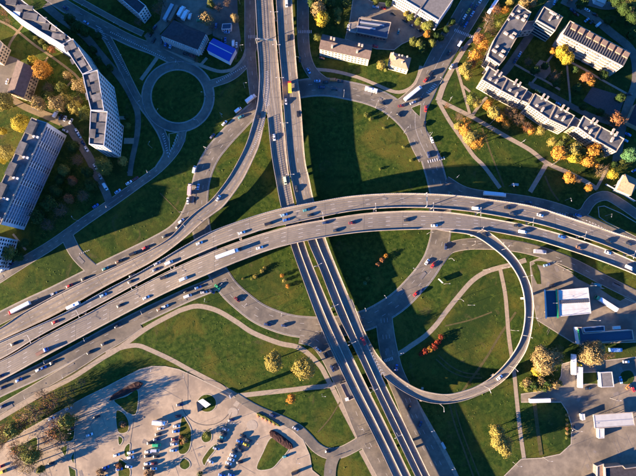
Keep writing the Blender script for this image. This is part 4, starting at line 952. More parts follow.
v('ringne', [(317.3,81.4,0,'car','pale blue'),(325.6,82.3,0,'car','black'),(333.5,80.4,0,'van','orange'),(340.5,81.5,0,'car','black'),(321.6,87.5,0,'car','navy'),(334,89,0,'car','dark grey'),(371,90.8,-14,'bus','white'),(382.5,103.6,-20,'car','black'),(399,115.2,-35,'car','black'),(425.7,109,80,'car','red'),(424.5,124.3,78,'car','black'),(431.8,140.3,110,'car','white'),(428.6,155,105,'car','navy'),(439,156.7,105,'car','navy'),(445.6,246.5,85,'car','navy'),(427,262,55,'car','white'),(433,265,55,'car','red'),(421.4,291,50,'car','navy'),(415.8,293.6,45,'car','red'),(401,106.2,5,'car','maroon'),(412.7,103,25,'car','silver'),(420,98.5,30,'car','black')])
v('cross', [(413,94,39,'semi','white'),(425.7,80.2,50,'car','red'),(430.5,74,50,'van','black'),(451.2,67,58,'car','white'),(459.8,44,58,'van','white'),(449,53,60,'car','black'),(461,49.5,58,'car','black'),(493.5,5.5,57,'semi','white'),(468.4,11.2,58,'car','yellow'),(464.6,17.3,58,'car','white'),(472.2,14.2,58,'car','pale blue'),(465.8,25,58,'car','blue'),(461.5,23.5,58,'car','black'),(480.5,1,58,'car','white'),(475.5,7.5,58,'car','navy'),(471,6,58,'car','navy'),(468.5,20,58,'car','navy')])
v('E1', [(494.5,195,-5,'semi','white'),(528.6,202.4,-10,'car','navy'),(577.9,215.6,-20,'car','blue'),(572,215.2,-18,'car','black')])
v('ave', [(86.5,23,-33,'car','pale blue'),(66,8.5,-33,'car','navy'),(98,36,-60,'car','navy')])
v('tl', [(151,34.6,60,'car','black'),(155,27.7,60,'car','navy'),(154,40.6,60,'car','black'),(162,41.5,70,'car','dark grey'),(166.2,43.8,70,'car','blue'),(170.8,46,70,'car','pale blue'),(186,54.2,-15,'car','black'),(192.6,56.4,-15,'car','maroon'),(200,21,0,'car','green'),(173.8,7,62,'trailer','silver'),(178.8,8,62,'trailer','brown'),(182,13,62,'truck','white'),(186,16.5,62,'truck','white'),(190.2,17,75,'van','white')])
v('blue', [(233.4,43.8,90,'van','white'),(236.6,45.2,90,'car','white'),(227,32.6,0,'car','pale blue'),(225.4,40.6,90,'car','blue'),(221.8,40,90,'car','black'),(216,26,80,'car','blue')])
v('ts', [(308.6,71.3,-60,'car','pale blue'),(300,60,90,'car','black')])
v('court', [(375.7,7.3,-8,'car','pale blue'),(383.3,8.6,-8,'car','red'),(393.3,13.8,-25,'car','black'),(405,20.8,-30,'car','black'),(412.4,26.3,-30,'car','navy'),(419,30.5,-40,'car','black'),(398.5,31.7,75,'car','teal'),(348.2,27.7,80,'car','white'),(375,46.5,-10,'car','red'),(322,58.5,-15,'car','maroon')])
v('ur', [(554,2.8,75,'car','pale blue'),(572,10.8,-35,'car','navy'),(576,14.5,-35,'car','maroon'),(587,10.5,-25,'car','white'),(595,15,-25,'car','black'),(586.5,20.5,40,'car','pale blue'),(591.5,22.5,40,'car','black'),(598,25,40,'van','white'),(558,104.2,-28,'car','pale blue'),(629,94.4,0,'car','black'),(529,94.2,-30,'car','blue'),(627.7,134.7,-25,'car','blue'),(625,140.6,-25,'car','pale blue'),(634,170.7,30,'car','blue'),(519.5,54.5,62,'car','pale blue'),(515,61,62,'car','navy'),(537.5,91.6,-28,'car','yellow'),(532,3,80,'car','white')])
v('est', [(7.8,81.8,70,'car','white'),(56.2,114.7,60,'van','white'),(61,117.6,70,'car','black'),(65.4,118.8,70,'car','white'),(71.3,121.4,60,'car','white'),(65.7,131,-25,'car','silver'),(77.2,131.5,-58,'car','white'),(79.8,136,-58,'car','pale blue'),(83.5,143.2,-58,'car','navy'),(86.8,149.3,-58,'car','white'),(95.6,167,-58,'car','white'),(100.4,176.8,-60,'car','silver'),(105.8,187,-60,'van','white')])
v('str', [(96,206,33,'car','blue'),(118,191.5,35,'car','pale blue'),(129.2,182.8,33,'car','white'),(135.8,178.8,33,'car','maroon'),(3,270,34,'car','white'),(11,265,34,'car','navy')])
v('fc', [(539,252,-5,'truck','silver'),(546.4,265,15,'car','pale blue'),(552,285.5,20,'car','black'),(597,285,-12,'van','teal'),(604,303,147,'semi','white','green'),(614,349.5,0,'truck','pale blue')])
v('yd', [(571.7,374,-90,'trailer','white'),(578,374,90,'semi','white','yellow'),(587.7,388,5,'car','black'),(625.5,361.6,0,'car','white'),(620.3,379.8,-75,'car','pale blue'),(628,386.4,45,'car','orange'),(632.3,388.5,-60,'car','red'),(548,399.2,2,'trailer','white'),(573,428,80,'car','black')])
v('pr', [(273,415.2,-22,'car','navy'),(295.6,428.2,-30,'car','silver'),(328,451,0,'hatch','black')])
v('tu', [(325.4,355.3,-55,'car','black'),(332.3,368.4,-60,'car','navy'),(318.5,349.5,-40,'car','silver')])
v('hs', [(396.3,367.4,80,'car','blue'),(409.5,407,70,'car','black'),(420,424,65,'car','navy')])
v('lot', [(69.2,408,25,'car','silver'),(51.9,418.2,25,'car','white'),(97.5,416.4,20,'car','black'),(90,434.4,20,'car','white'),(71.8,428,20,'car','maroon'),(3,471.4,25,'van','yellow'),(39.8,469.2,15,'van','dark grey'),(51.9,463,20,'car','black'),(104.4,469.5,20,'car','navy'),(1.7,466,25,'car','red'),
 (180.2,404.6,5,'car','navy'),(160.3,422,-5,'truck','white'),(178.5,416,5,'car','maroon'),(161,428.2,5,'car','silver'),(176.8,425.8,3,'car','white'),(176.3,431,5,'car','blue'),(158.6,434,5,'car','black'),(157,439,5,'car','navy'),(150.8,442.7,5,'car','black'),(157.2,444.6,0,'van','green'),(175,439,0,'car','maroon'),(174.2,443.8,0,'car','white'),(173.8,450,0,'car','pale blue'),(155.7,449.8,0,'van','silver'),(148.6,451.5,0,'car','white'),(148.2,455.7,5,'car','black'),(156.9,456.3,0,'car','black'),(147.9,463.3,5,'car','white'),(154.3,463,0,'car','maroon'),(147,467.6,0,'car','black'),(154,468.2,0,'car','white'),(131,452.2,10,'car','white'),(131,457,10,'car','white'),(129.2,466.2,-10,'car','white'),(117,454.7,15,'car','white'),(118,464.3,15,'car','black'),(119.7,468.8,10,'car','blue'),(106.4,467,20,'car','blue'),(210.8,461.2,-30,'car','white'),
 (231.5,419.8,10,'car','navy'),(226,429,-15,'car','silver'),(223.8,433.2,-15,'car','black'),(223,437,-15,'car','teal'),(220.2,441,-15,'car','black'),(216.5,448.2,-15,'car','silver'),(243,435.6,-20,'car','black'),(239.8,440.9,-15,'car','blue'),(246.3,444.4,-20,'car','yellow'),(238.3,445.6,-20,'car','black'),(249,440.3,-20,'car','dark grey'),(234.7,450.6,-20,'car','black'),(241,450,-20,'car','dark grey'),(233.2,455,-20,'car','white'),(231.3,459,-20,'car','white'),(228.8,462.9,-20,'car','white'),(227.6,467.2,-20,'car','black'),(240,461.9,10,'car','black'),(222,474.7,-15,'car','blue'),(231.6,474.5,-15,'car','blue'),(286,455.7,20,'car','teal'),(295.6,472,20,'van','black'),(105,476,20,'car','silver')])
KW = {'car':'car','hatch':'small car','van':'van','semi':'articulated lorry','truck':'box lorry','bus':'minibus','trailer':'parked trailer','tow':'recovery lorry'}
AXW = {'x': ('westernmost','from the left'), 'y': ('northernmost','from the top')}
from collections import defaultdict
cnt = defaultdict(list)
REG2 = dict(REG)
def subreg(reg, x, y):
    if reg == 'lot':
        if x < 112: return 'in the western car park', 'x'
        if x < 138: return 'by the small car park islands', 'y'
        if x < 170: return 'in the central car park rows', 'y'
        if x < 200: return 'by the long car park lawn island', 'y'
        if x < 237 and y > 425: return 'in the row by the crescent island', 'y'
        return 'in the eastern car park', 'y'
    if reg == 'A' or reg == 'B':
        if x < 225: return REG[reg][0]+', left part', 'x'
        if x < 420: return REG[reg][0]+', middle part', 'x'
        return REG[reg][0]+', right part', 'x'
    return REG[reg][0], REG[reg][1]
for row in V:
    reg, x, y = row[0], row[1], row[2]; ph, ax = subreg(reg, x, y); cnt[(ph, KW[row[4]], row[5])].append((x if ax == 'x' else y, row, ax))
LAB = {}
for (ph, kw, col), lst in cnt.items():
    lst.sort(key=lambda t: t[0])
    for i, (_, row, ax) in enumerate(lst):
        if len(lst) == 1: LAB[row] = f'{col} {kw} {ph}'
        elif ax == 'x': LAB[row] = f'{ORD[i]} {col} {kw} from the left {ph}' 
        else: LAB[row] = f'{ORD[i]} {col} {kw} from the top {ph}'
        if row[4] == 'semi' and len(row) > 6: LAB[row] = f'{col} articulated lorry with {row[6]} cab {ph}'
        if row[4] == 'truck' and len(row) > 6: LAB[row] = f'{col} box lorry with {row[6]} cab {ph}'
def deck_z(key, x, y):
    mid = DECKS[key][0]; best = None
    for p in mid:
        q = G(x, y, p.z); dd = (q.x-p.x)**2+(q.y-p.y)**2
        if best is None or dd < best[0]: best = (dd, p.z)
    return best[1]
hx = 0
for row in V:
    reg, x, y, an, kind, col = row[:6]; col2 = row[6] if len(row) > 6 else None
    dk = REG[reg][2]; z = deck_z(dk, x, y)+.04 if dk else {'lot':.2,'fc':.2,'yd':.2,'court':.2,'tl':.2,'blue':.1}.get(reg, .26)
    if reg == 'fc' and kind in('truck','van') and x < 600: z = .26
    p = G(x,y,z); q = G(x+math.cos(R(an)), y-math.sin(R(an)), z); o = vehicle(kind, col, col2)
    o.location = (p.x,p.y,z); o.rotation_euler = (0,0,math.atan2(q.y-p.y,q.x-p.x))
    if reg in ('lot','est','ur','court','blue') and kind in ('car',):
        hx += 1; o.scale = (.93+.03*(hx%4),)*3
    elif kind == 'car': hx += 1; o.scale = (1.0+.02*(hx%4),1.04,1.02)
    tag(o, label=LAB[row], cat={'car':'car','hatch':'car','van':'van','semi':'lorry','truck':'lorry','bus':'bus','trailer':'trailer','tow':'lorry'}[kind], group=('vehicles parked ' if reg in ('lot','tl','blue','court','ur','est','yd') else 'vehicles driving ')+REG[reg][0])

# ------------------------------------------------------------------ trees
CROWN = {}
def crown_mesh(kind, seed):
    rnd = random.Random(seed); bm = B()
    dense = {'big':5200,'full':2300,'loose':1500,'bare':850,'shrub':420}[kind]
    clumps = []
    nc = {'big':30,'full':22,'loose':18,'bare':16,'shrub':9}[kind]
    for i in range(nc):
        a = rnd.uniform(0, 6.28); rr = rnd.uniform(.15, .82)**.6; zz_ = rnd.uniform(-.55,.75); k = math.sqrt(max(.12,1-zz_*zz_*.8))
        clumps.append((Vector((rr*k*math.cos(a)*.86, rr*k*math.sin(a)*.86, zz_)), rnd.uniform(.22,.42)))
    ph = [rnd.uniform(0,6.28) for _ in range(6)]
    def lump(dv): return .80+.11*math.sin(3.1*dv.x+ph[0]+2*dv.z)+.09*math.sin(4.3*dv.y+ph[1])+.07*math.sin(6.5*dv.x-5*dv.z+ph[2])+.06*math.sin(8*dv.y+6*dv.z+ph[3])
    shell = {'big':.55,'full':.6,'loose':.42,'bare':.25,'shrub':.6}[kind]
    for i in range(dense):
        dv = Vector((rnd.gauss(0,1), rnd.gauss(0,1), rnd.gauss(0,1))).normalized()
        if rnd.random() < shell:
            p = dv*lump(dv)*(rnd.uniform(.80,1.0) if kind in ('full','shrub') else rnd.uniform(.74,1.02) if kind == 'big' else rnd.uniform(.55,1.05)); out = dv
        else:
            c, cr = clumps[rnd.randrange(nc)]; rr = cr*(rnd.random()**.35 if kind != 'bare' else rnd.random()**.6*1.15); p = c+dv*rr; out = (dv*.6+p.normalized()*.6)
        nrm = (out+Vector((rnd.uniform(-.45,.45),rnd.uniform(-.45,.45),rnd.uniform(-.3,.5)))).normalized()
        u = nrm.orthogonal().normalized(); vv = nrm.cross(u); s = rnd.uniform(.045,.095)*(1.0 if kind == 'full' else .62 if kind == 'big' else .9 if kind != 'bare' else .44)
        if kind == 'shrub': s *= 1.6
        q = [p+u*s+vv*s*.2, p+vv*s*rnd.uniform(.6,1.1), p-u*s*rnd.uniform(.7,1), p-vv*s]
        bm.faces.new([bm.verts.new(x) for x in q])
    me = bpy.data.meshes.new('crown'); bm.to_mesh(me); bm.free(); me.materials.append(LEAF['olive']); return me
def trunk_mesh(kind, seed):
    rnd = random.Random(seed+50); bm = B()
    # unit tree: crown centre at z=0 ,radius 1; trunk base at z=-1.75
    base = -1.42 if kind != 'shrub' else -.8
    cyl(bm, (0,0,base), (.02,.01,-.5), .055, .04, 7); cyl(bm, (.02,.01,-.52), (.0,.03,.35), .04, .015, 6)
    n = {'big':12,'full':7,'loose':9,'bare':16,'shrub':5}[kind]
    for i in range(n):
        a = i*2.4+rnd.uniform(-.3,.3); z0 = rnd.uniform(-.75,.1); L_ = rnd.uniform(.55,.95); e = Vector((math.cos(a)*L_*.85, math.sin(a)*L_*.85, z0+rnd.uniform(.3,.8)))
        s0 = Vector((.02,.01,z0)); cyl(bm, s0, e, .026, .008, 5, False)
        for k in range(4 if kind == 'bare' else 2):
            m_ = s0.lerp(e, rnd.uniform(.4,.9)); b2 = a+rnd.uniform(-1.2,1.2); l2 = rnd.uniform(.25,.5)
            cyl(bm, m_, m_+Vector((math.cos(b2)*l2, math.sin(b2)*l2, rnd.uniform(.05,.4))), .012, .004, 4, False)
    me = bpy.data.meshes.new('trunk'); bm.to_mesh(me); bm.free(); me.materials.append(M['trunk']); return me
def tree(x, y, rpx, colour, kind, label, cat, name, group, tall=None, z=0):
    if kind == 'full' and rpx >= 8: kind = 'big'
    seed = int(x*13+y*7)%4; k = (kind, seed)
    if k not in CROWN: CROWN[k] = (crown_mesh(kind, seed*11+len(kind)), trunk_mesh(kind, seed*5))
    rr = rpx*PX*1.12; vs = rr*({'big':.95,'full':1.0,'loose':1.0,'bare':.78,'shrub':.8}[kind] if tall is None else tall)
    cz = vs*(1.42 if kind != 'shrub' else .8)
    # the crown is traced at its own height; the trunk stands straight below it
    p = G(x, y, cz); root = empty(name, (p.x,p.y,z), rz=(x*3.1+y*1.7)%6.28, label=label, cat=cat, group=group)
    for nm, me in (('trunk', CROWN[k][1]), ('crown', CROWN[k][0])):
        o = bpy.data.objects.new(nm, me); C.objects.link(o); o.parent = root; o.location = (0,0,cz); o.scale = (rr,rr,vs)
        if nm == 'crown': obj_mat(o, LEAF[colour])
    return root
T = defaultdict(list)
def t(reg, rows):
    T[reg] += rows
t('left of the stepped white towers', [(42.4,70,9,'orange','full'),(33,62,6,'yellow','full'),(52,50,4,'russet','loose'),(41.5,42,3.2,'olive','loose'),(46,47.5,3.2,'olive','loose'),(35.5,39,3,'olive','loose'),(3.5,12,5,'russet','bare'),(7,21,4,'brown','bare'),(68,76,5,'tan','loose'),(21,123,9,'yellow','full'),(3.5,101,10,'gold','full'),(39,104,8,'tan','loose'),(58,104,9,'tan','loose'),(66,100,7,'gold','loose'),(75,108,7,'gold','full'),(80,86,8,'tan','loose'),(86.5,114,8,'olive','loose'),(31,93,5,'brown','bare'),(49,88,6,'brown','bare'),(78,100,6,'brown','bare'),(8,152,8,'gold','full'),(1,158,6,'yellow','full'),(3,131,4,'yellow','full'),(50,96,5,'olive','loose'),(62,88,6,'olive','loose')])
t('between slab block and shaded street', [(64,170.7,6,'olive','full'),(72.7,181,5,'russet','full'),(69,199,5,'russet','full'),(83,196,7,'brown','bare'),(92,185,6,'green','full'),(78,160,7,'brown','bare'),(104,166,9,'olive','full'),(50,204,8,'green','loose'),(61,210,8,'brown','bare'),(38,217,8,'green','loose'),(48,225,7,'brown','bare'),(56,191,6,'green','full'),(73,146,6,'green','full'),(88,172,6,'green','full'),(60,180,5,'green','full'),(123,161,5,'gold','full'),(128,126,3.5,'olive','full'),(10,253,8,'olive','loose'),(4,262,7,'brown','bare'),(18,257,5,'green','full'),(24,243,5,'green','full'),(127,117,3,'green','full')])
t('around the depot and avenue', [(138,22.5,5,'brown','bare'),(157,10,7,'russet','bare'),(207,19,7,'tan','loose'),(203,13,6,'tan','bare'),(212,28,5,'brown','bare'),(235,18,5,'tan','full'),(211,5,5,'olive','loose'),(77,28,7,'green','full'),(70,20,6,'green','full'),(84,31,6,'green','full'),(93,50,4,'green','full'),(98,60,4,'green','full'),(98,36,4,'green','full'),(227,3,6,'brown','bare'),(218,8,6,'brown','bare'),(163,3,6,'brown','bare'),(150,30,4,'green','loose'),(110,68,4,'green','full'),(196,60,4,'brown','bare')])
t('between decks and beige block', [(318.5,8.6,8,'tan','loose'),(322,19,7.5,'yellow','full'),(337.5,13,5,'olive','full'),(338,20,4,'olive','full'),(317.6,38,4,'olive','full'),(341,11,3.5,'green','full'),(330,3,6,'green','full'),(345,4,5,'green','full'),(312,3,5,'green','full')])
t('around the courtyard workshop', [(381.6,65.4,5,'gold','full'),(386,69,3,'olive','full'),(413,42,4.5,'olive','full'),(419,44.5,4.5,'olive','full'),(411,17.5,4,'olive','full'),(418,22,4,'olive','full'),(425,26,4.5,'olive','full'),(376,2,3.5,'olive','full'),(388.5,3.5,3.5,'green','full'),(406,14,3,'gold','full'),(422,50,4,'green','full')])
t('beside the grey-roofed office building', [(428.6,26,6,'olive','full'),(427,35,4.5,'orange','full'),(432,43,4.5,'olive','full'),(436,36,4,'green','full'),(424,45,4,'green','full'),(446,30,4,'green','full'),(452,22,4,'green','full'),(441,38,3.5,'green','full')])
t('between cross street and west wing', [(479,38,6.5,'russet','loose'),(483,46,6.5,'orange','loose'),(475.4,55.4,6.5,'orange','loose'),(465,69,7,'gold','full'),(468,76,4.5,'gold','full'),(489,19,7,'brown','bare'),(496,10,6.5,'russet','bare'),(487.5,28,6.5,'brown','bare'),(505,10,4,'orange','full'),(510,2,4.5,'gold','full'),(523.8,2.5,6,'tan','loose'),(483,58,5,'brown','bare'),(472,64,5,'russet','loose'),(493,33,5,'brown','bare'),(499,24,5,'olive','loose'),(532,3,6,'tan','loose')])
t('below the diagonal apartment row', [(494.4,112.6,7,'gold','full'),(488.3,104.8,5.5,'orange','loose'),(500,117,6,'orange','full'),(505.6,124.7,4.5,'orange','full'),(510,112,8,'brown','bare'),(518,119.5,7,'brown','bare'),(526,127,6,'russet','bare'),(472,98.8,6.5,'olive','loose'),(477,103,5,'gold','loose'),(458,126,4.5,'gold','full'),(465,130.5,6.5,'orange','full'),(471,137,8,'gold','full'),(476,143,7,'orange','loose'),(481,138,6.5,'orange','loose'),(466,122,6,'orange','bare'),(459,117,5,'brown','bare'),(447,105.7,3.5,'russet','bare'),(531,131,4,'orange','full'),(540,131,5,'gold','loose')])
t('by the diagonal row\'s eastern end', [(560.6,146,6,'olive','full'),(565,139,5,'olive','full'),(552,142,5,'gold','loose'),(559,153,7.5,'orange','full'),(573,149,7.5,'gold','full'),(582,152,5,'olive','full'),(593.4,150.6,7.5,'orange','full'),(600,154,4,'gold','full'),(574,158,6.5,'yellow','full'),(588,161,6.5,'orange','full'),(595,165,4.5,'orange','full'),(569,177.6,6.2,'orange','full'),(589,188,4,'orange','full'),(601,171,7.5,'tan','bare'),(578,179,4.5,'brown','bare'),(612.5,174,5.5,'yellow','full'),(630,155,7.5,'light green','full'),(614,165,4,'green','full'),(621,163,4,'olive','full')])
t('in the upper right courtyard', [(561.5,52,6.5,'yellow','full'),(567.5,59,6.5,'yellow','full'),(552,51,3.5,'orange','full'),(586.5,78,6,'russet','full'),(589,82,5.5,'orange','full'),(553.7,76,6.5,'brown','bare'),(616,120.4,8.5,'russet','loose'),(606,117,5.5,'brown','bare'),(603,75,5,'green','full'),(545,66,4,'green','full'),(535,70,5,'green','full'),(528,62,5,'brown','bare'),(577,88,5,'green','full'),(556,84,4,'green','full'),(583,107,4,'green','full'),(600,112,4,'green','full'),(575,70,4,'green','full'),(625,10,8,'green','full'),(633,18,8,'green','full'),(617,-1,8,'green','full'),(582,3,6,'green','full'),(570,0,5,'brown','bare'),(629,3,7,'olive','full'),(609,20,5,'green','full'),(632,35,6,'green','full'),(526,88,4,'olive','full'),(620,98,5,'green','full')])
t('on the lawn above the car park', [(273.5,361,9.5,'gold','full'),(304,368.5,11,'gold','full'),(291.3,398.6,4.6,'orange','full')])
t('in the bottom left corner', [(33,413,12,'brown','bare'),(52,401,10,'russet','bare'),(62,394,8,'olive','bare'),(5,432,9,'russet','bare'),(57,427,11,'russet','bare'),(67.5,421,8,'olive','loose'),(60.5,441,9,'brown','bare'),(15.6,448,9,'russet','bare'),(27.7,449.6,10,'olive','bare'),(33,456,8,'olive','loose'),(17,460,9,'brown','bare'),(29.4,466,9,'tan','bare'),(70,402,7,'olive','bare'),(81,383,6,'olive','bare'),(43,396,8,'brown','bare'),(22,421,9,'russet','bare'),(14,430,8,'olive','loose'),(47,408,8,'russet','bare'),(72,391,6,'olive','bare'),(0,445,8,'brown','bare'),(41,469,4,'olive','full'),(48,437,8,'russet','bare')])
t('around the goods yard', [(545,362,12,'tan','full'),(554,357,8,'tan','loose'),(537,371,5,'yellow','full'),(540,352,7,'tan','full'),(591,353.5,11.5,'tan','full'),(596,347,7,'tan','full'),(603,356,5,'brown','bare'),(610,355,4,'brown','bare'),(500,441,8.5,'gold','full'),(497,431,6.5,'gold','full'),(505,449,6.5,'gold','full'),(508,442,6,'tan','bare'),(559,349,5,'olive','bare')])
shr = []
t('low bushes', [])
CWD = {'gold':'golden green','yellow':'bright yellow','orange':'orange','tan':'tan brown','brown':'bare brown','olive':'olive green','green':'dark green','red':'red','russet':'reddish brown','light green':'pale green'}
def sizew(r_): return 'large' if r_ >= 8 else 'mid-sized' if r_ >= 5.5 else 'small'
for reg, rows in T.items():
    g2 = defaultdict(list)
    for r_ in rows: g2[(sizew(r_[2]), CWD[r_[3]])].append(r_)
    for (sw, cw), l2 in g2.items():
        l2.sort(key=lambda r_: r_[0])
        for i, r_ in enumerate(l2):
            lab = f'{sw} {cw} tree {reg}' if len(l2) == 1 else f'{ORD[i]} {sw} {cw} tree from the left {reg}'
            tree(*r_, lab, 'tree', 'tree', 'trees '+reg)
# fallen leaves under the autumn trees
LIT = {'orange': B(), 'gold': B()}; rl = random.Random(11)
for reg, rows in T.items():
    for (x, y, rp, cc, kd) in rows:
        if cc in ('olive','green','light green'): continue
        c = G(x, y); b_ = LIT['orange' if cc in ('orange','russet','brown') else 'gold']
        for k in range(int(rp*16)):
            a = rl.uniform(0,6.28); q = c+Vector((math.cos(a), math.sin(a), 0))*rp*PX*1.7*rl.random()**.7; s_ = rl.uniform(.08,.24); z_ = .30+rl.random()*.01; a2 = rl.uniform(0,6.28)
            b_.faces.new([b_.verts.new((q.x+math.cos(a2+h*1.57)*s_, q.y+math.sin(a2+h*1.57)*s_*.8, .02+(.02*rl.random()))) for h in range(4)])
for k_, b_ in LIT.items(): tag(link('fallen_leaves', b_, LEAF[k_]), label={'orange':'orange and brown fallen leaves scattered beneath the autumn trees','gold':'golden fallen leaves scattered beneath the yellow trees'}[k_], cat='fallen leaves', kind='stuff')
# shrubs
SH = {'in the row of bushes by the goods yard': [(523+i*3.6, 384-(i%3)*2+i*.1, 3.6+(i%2), ['olive','tan','olive','green'][i%4],'shrub') for i in range(11)]+[(527+i*4.4, 389-(i%2), 3.2, ['olive','green','gold'][i%3],'shrub') for i in range(6)],
 'on the lawn left of the decks': [(262,271,2.6,'gold','shrub'),(265,267.5,2,'gold','shrub'),(255,276.4,2.4,'gold','shrub'),(252,279,1.8,'olive','shrub'),(282,275.5,2.3,'orange','shrub'),(284.4,280.5,2.3,'gold','shrub'),(287.5,286,2.4,'orange','shrub'),(243,278.5,1.4,'gold','shrub')],
 'in the shaded meadow': [(386,256,2.6,'orange','shrub'),(382,260,2.8,'russet','shrub'),(378,264.5,2.6,'russet','shrub'),(368,279,2.4,'olive','shrub'),(365,283,2.2,'light green','shrub')],
 'in the red group inside the loop': [(440.8,337,3,'red','shrub'),(438,342,3.2,'red','shrub'),(434.5,346.5,3.6,'red','shrub'),(430,349,3.4,'orange','shrub'),(425,351,3.4,'red','shrub'),(421,354,2.8,'red','shrub'),(469.5,383.6,2.2,'orange','shrub')],
 'on the car park islands': [(124,424.5,3,'brown','shrub'),(149.6,473.5,5,'brown','shrub'),(100,473,4.5,'brown','shrub'),(181,437,2.4,'russet','shrub'),(185,440,3,'tan','shrub'),(182,443,2.2,'russet','shrub'),(207,434,4,'olive','shrub'),(119,466,3,'russet','shrub'),(200,474,3,'green','shrub')],
 'at the edge of the yard lawn': [(567,415+i*4.5,1.8,['tan','olive','tan','russet','tan','olive'][i],'shrub') for i in range(6)],
 'on the big round meadow northeast': [(366,115,3,'olive','shrub'),(371,119,2.6,'olive','shrub'),(384,128,1.8,'olive','shrub'),(404,147,2.4,'olive','shrub'),(380,169,1.6,'olive','shrub'),(411,160,2,'olive','shrub')]}
for reg, rows in SH.items():
    g2 = defaultdict(list)
    for r_ in rows: g2[CWD[r_[3]].replace('bare brown','brown')].append(r_)
    for cw, l2 in g2.items():
        l2.sort(key=lambda r_: r_[0])
        for i, r_ in enumerate(l2):
            lab = f'{cw} bush {reg}' if len(l2) == 1 else f'{ORD[i]} {cw} bush from the left {reg}'
            tree(*r_, lab, 'bush', 'bush', 'bushes '+reg)

# ------------------------------------------------------------------ street lamps, gantry, furniture
def lamp_proto(arms, h=10):
    root = empty('street_lamp', (0,0,0))
    bm = B(); cyl(bm, (0,0,0), (0,0,h), .13, .07, 8); cyl(bm, (0,0,0), (0,0,.5), .22, .2, 8); link('pole', bm, M['metal'], root)
    for s_ in ((1,) if arms == 1 else (1,-1)):
        bm = B(); cyl(bm, (0,0,h-.1), (s_*2.1,0,h+.35), .06, .05, 6); link('arm', bm, M['metal'], root)
        bm = B(); box(bm, (s_*2.4,0,h+.25), (.95,.34,.16)); link('lamp_head', bm, M['roofwhite'], root)
    return root
LP = {1: None, 2: None}
LM = defaultdict(list)
def lamp(x, y, face, reg, arms=1, dk=None):
    LM[reg].append((x, y, face, arms, dk))
med = 'in the median of the long flyover'
for x, y, f in ((38,338,27),(85,313.5,27),(136,286.3,27),(174,266.8,26),(241,238,20),(323,219,8),(374,210,3),(430,209.5,0),(476,214.2,-4),(527,224,-10),(577.5,237.5,-17),(625,256,-22)): lamp(x, y, f+90, med, 2, 'AB')
for i, (x, y, f) in enumerate(((275.3,20,0),(277.5,52,0),(280.8,84,0),(285,128,0),(291,178,0),(318,266,25),(334,306,27),(351,342,27),(372,388,27),(396,432,27))): lamp(x, y, f, 'between the two north-south decks', 2, 'WE')
for x, y, f in ((477,232.5,60),(501,250,45),(522,277,15),(527,317,-10),(522,335,-25),(509,366,-50),(484,386,-70),(440,404,-90)): lamp(x, y, f, 'along the loop ramp', 1, 'D')
for x, y, f in ((343.5,98,90),(375.5,108,60),(387.6,119,50),(404,133,40),(430,136,200),(456,178,225),(427,234,0),(414,270,160),(385,298,130),(365,311,110)): lamp(x, y, f, 'along the ring road east of the decks', 1)
for x, y, f in ((196,190,0),(206,150,-30),(182,214,0),(222,117,-40),(222,286,40),(246,306,45),(282,316,80),(303,343,100)): lamp(x, y, f, 'along the ring road west of the decks', 1)
for x, y, f in ((240,4,0),(241.6,51,0),(245,88,0),(299,62.6,180),(316,20,180),(179,65,-90),(207,97,180),(200,124,180),(160,116,60),(141,107,30),(123,62,30),(89,10,-120),(120,27,-120),(152,148,60),(150,173,-60),(110,207,-60),(79,221,120)): lamp(x, y, f, 'along the upper left streets', 1)
for x, y, f in ((7,382,-63),(50,359,-63),(89,337,-63),(145,311,-63),(31,393,-63),(68,373,-63),(207,302,80),(186,226,-50)): lamp(x, y, f, 'along the southern side road', 1)
for x, y, f in ((449.5,101,225),(490,124,45),(521,143,225),(551.5,165,45),(584,185,225),(613,186,225),(565,200.5,-90),(605,216,-110),(484,28,150),(468,58,150),(440,84,150),(509,186,-90)): lamp(x, y, f, 'along the upper right paths', 1)
for x, y, f in ((449,259,-45),(483,270,0),(458,299,-40),(444,284,0),(468,305,0),(472,245.5,90),(500,247,90),(553,262,0),(563,270,0),(511,330,0),(502,268,0)): lamp(x, y, f, 'on the lawn inside the loop', 1)
for x, y, f in ((330,365,0),(358,426,0),(365,444,0),(396,368,180),(408,384,180),(432,428,180),(452,465,180),(402,352,180),(322,394,0)): lamp(x, y, f, 'on the streets below the decks', 1)
for x, y, f in ((187,372,-90),(36,431,-60),(155,366,-90),(242,404,-120),(74,430,0),(233,420,0),(297,459,0),(256,440,0)): lamp(x, y, f, 'around the big car park', 1)
for x, y, f in ((513,462,0),(543,457,0),(572,428,0),(610,398,0),(586,286,0),(548,303,0),(590,320,0)): lamp(x, y, f, 'in the yards on the right', 1)
for reg, rows in LM.items():
    rows.sort(key=lambda r_: r_[0])
    for i, (x, y, f, arms, dk) in enumerate(rows):
        if LP[arms] is None: LP[arms] = lamp_proto(arms); o = LP[arms]
        else: o = copy_tree(LP[arms])
        z = 0
        if dk: z = deck_z({'AB':'B','WE':'E','D':'D'}[dk], x, y)-.9
        p = G(x,y,z+ (0 if not dk else 0)); o.location = (p.x,p.y,z); o.rotation_euler = (0,0,R(f))
        if not dk: o.scale = (.85,.85,.72 if reg.startswith('on the lawn') else .85)
        lab = f'{ORD[i]} {"double-armed" if arms == 2 else "single-armed"} street lamp from the left {reg}'
        tag(o, label=lab, cat='street lamp', group='street lamps '+reg)
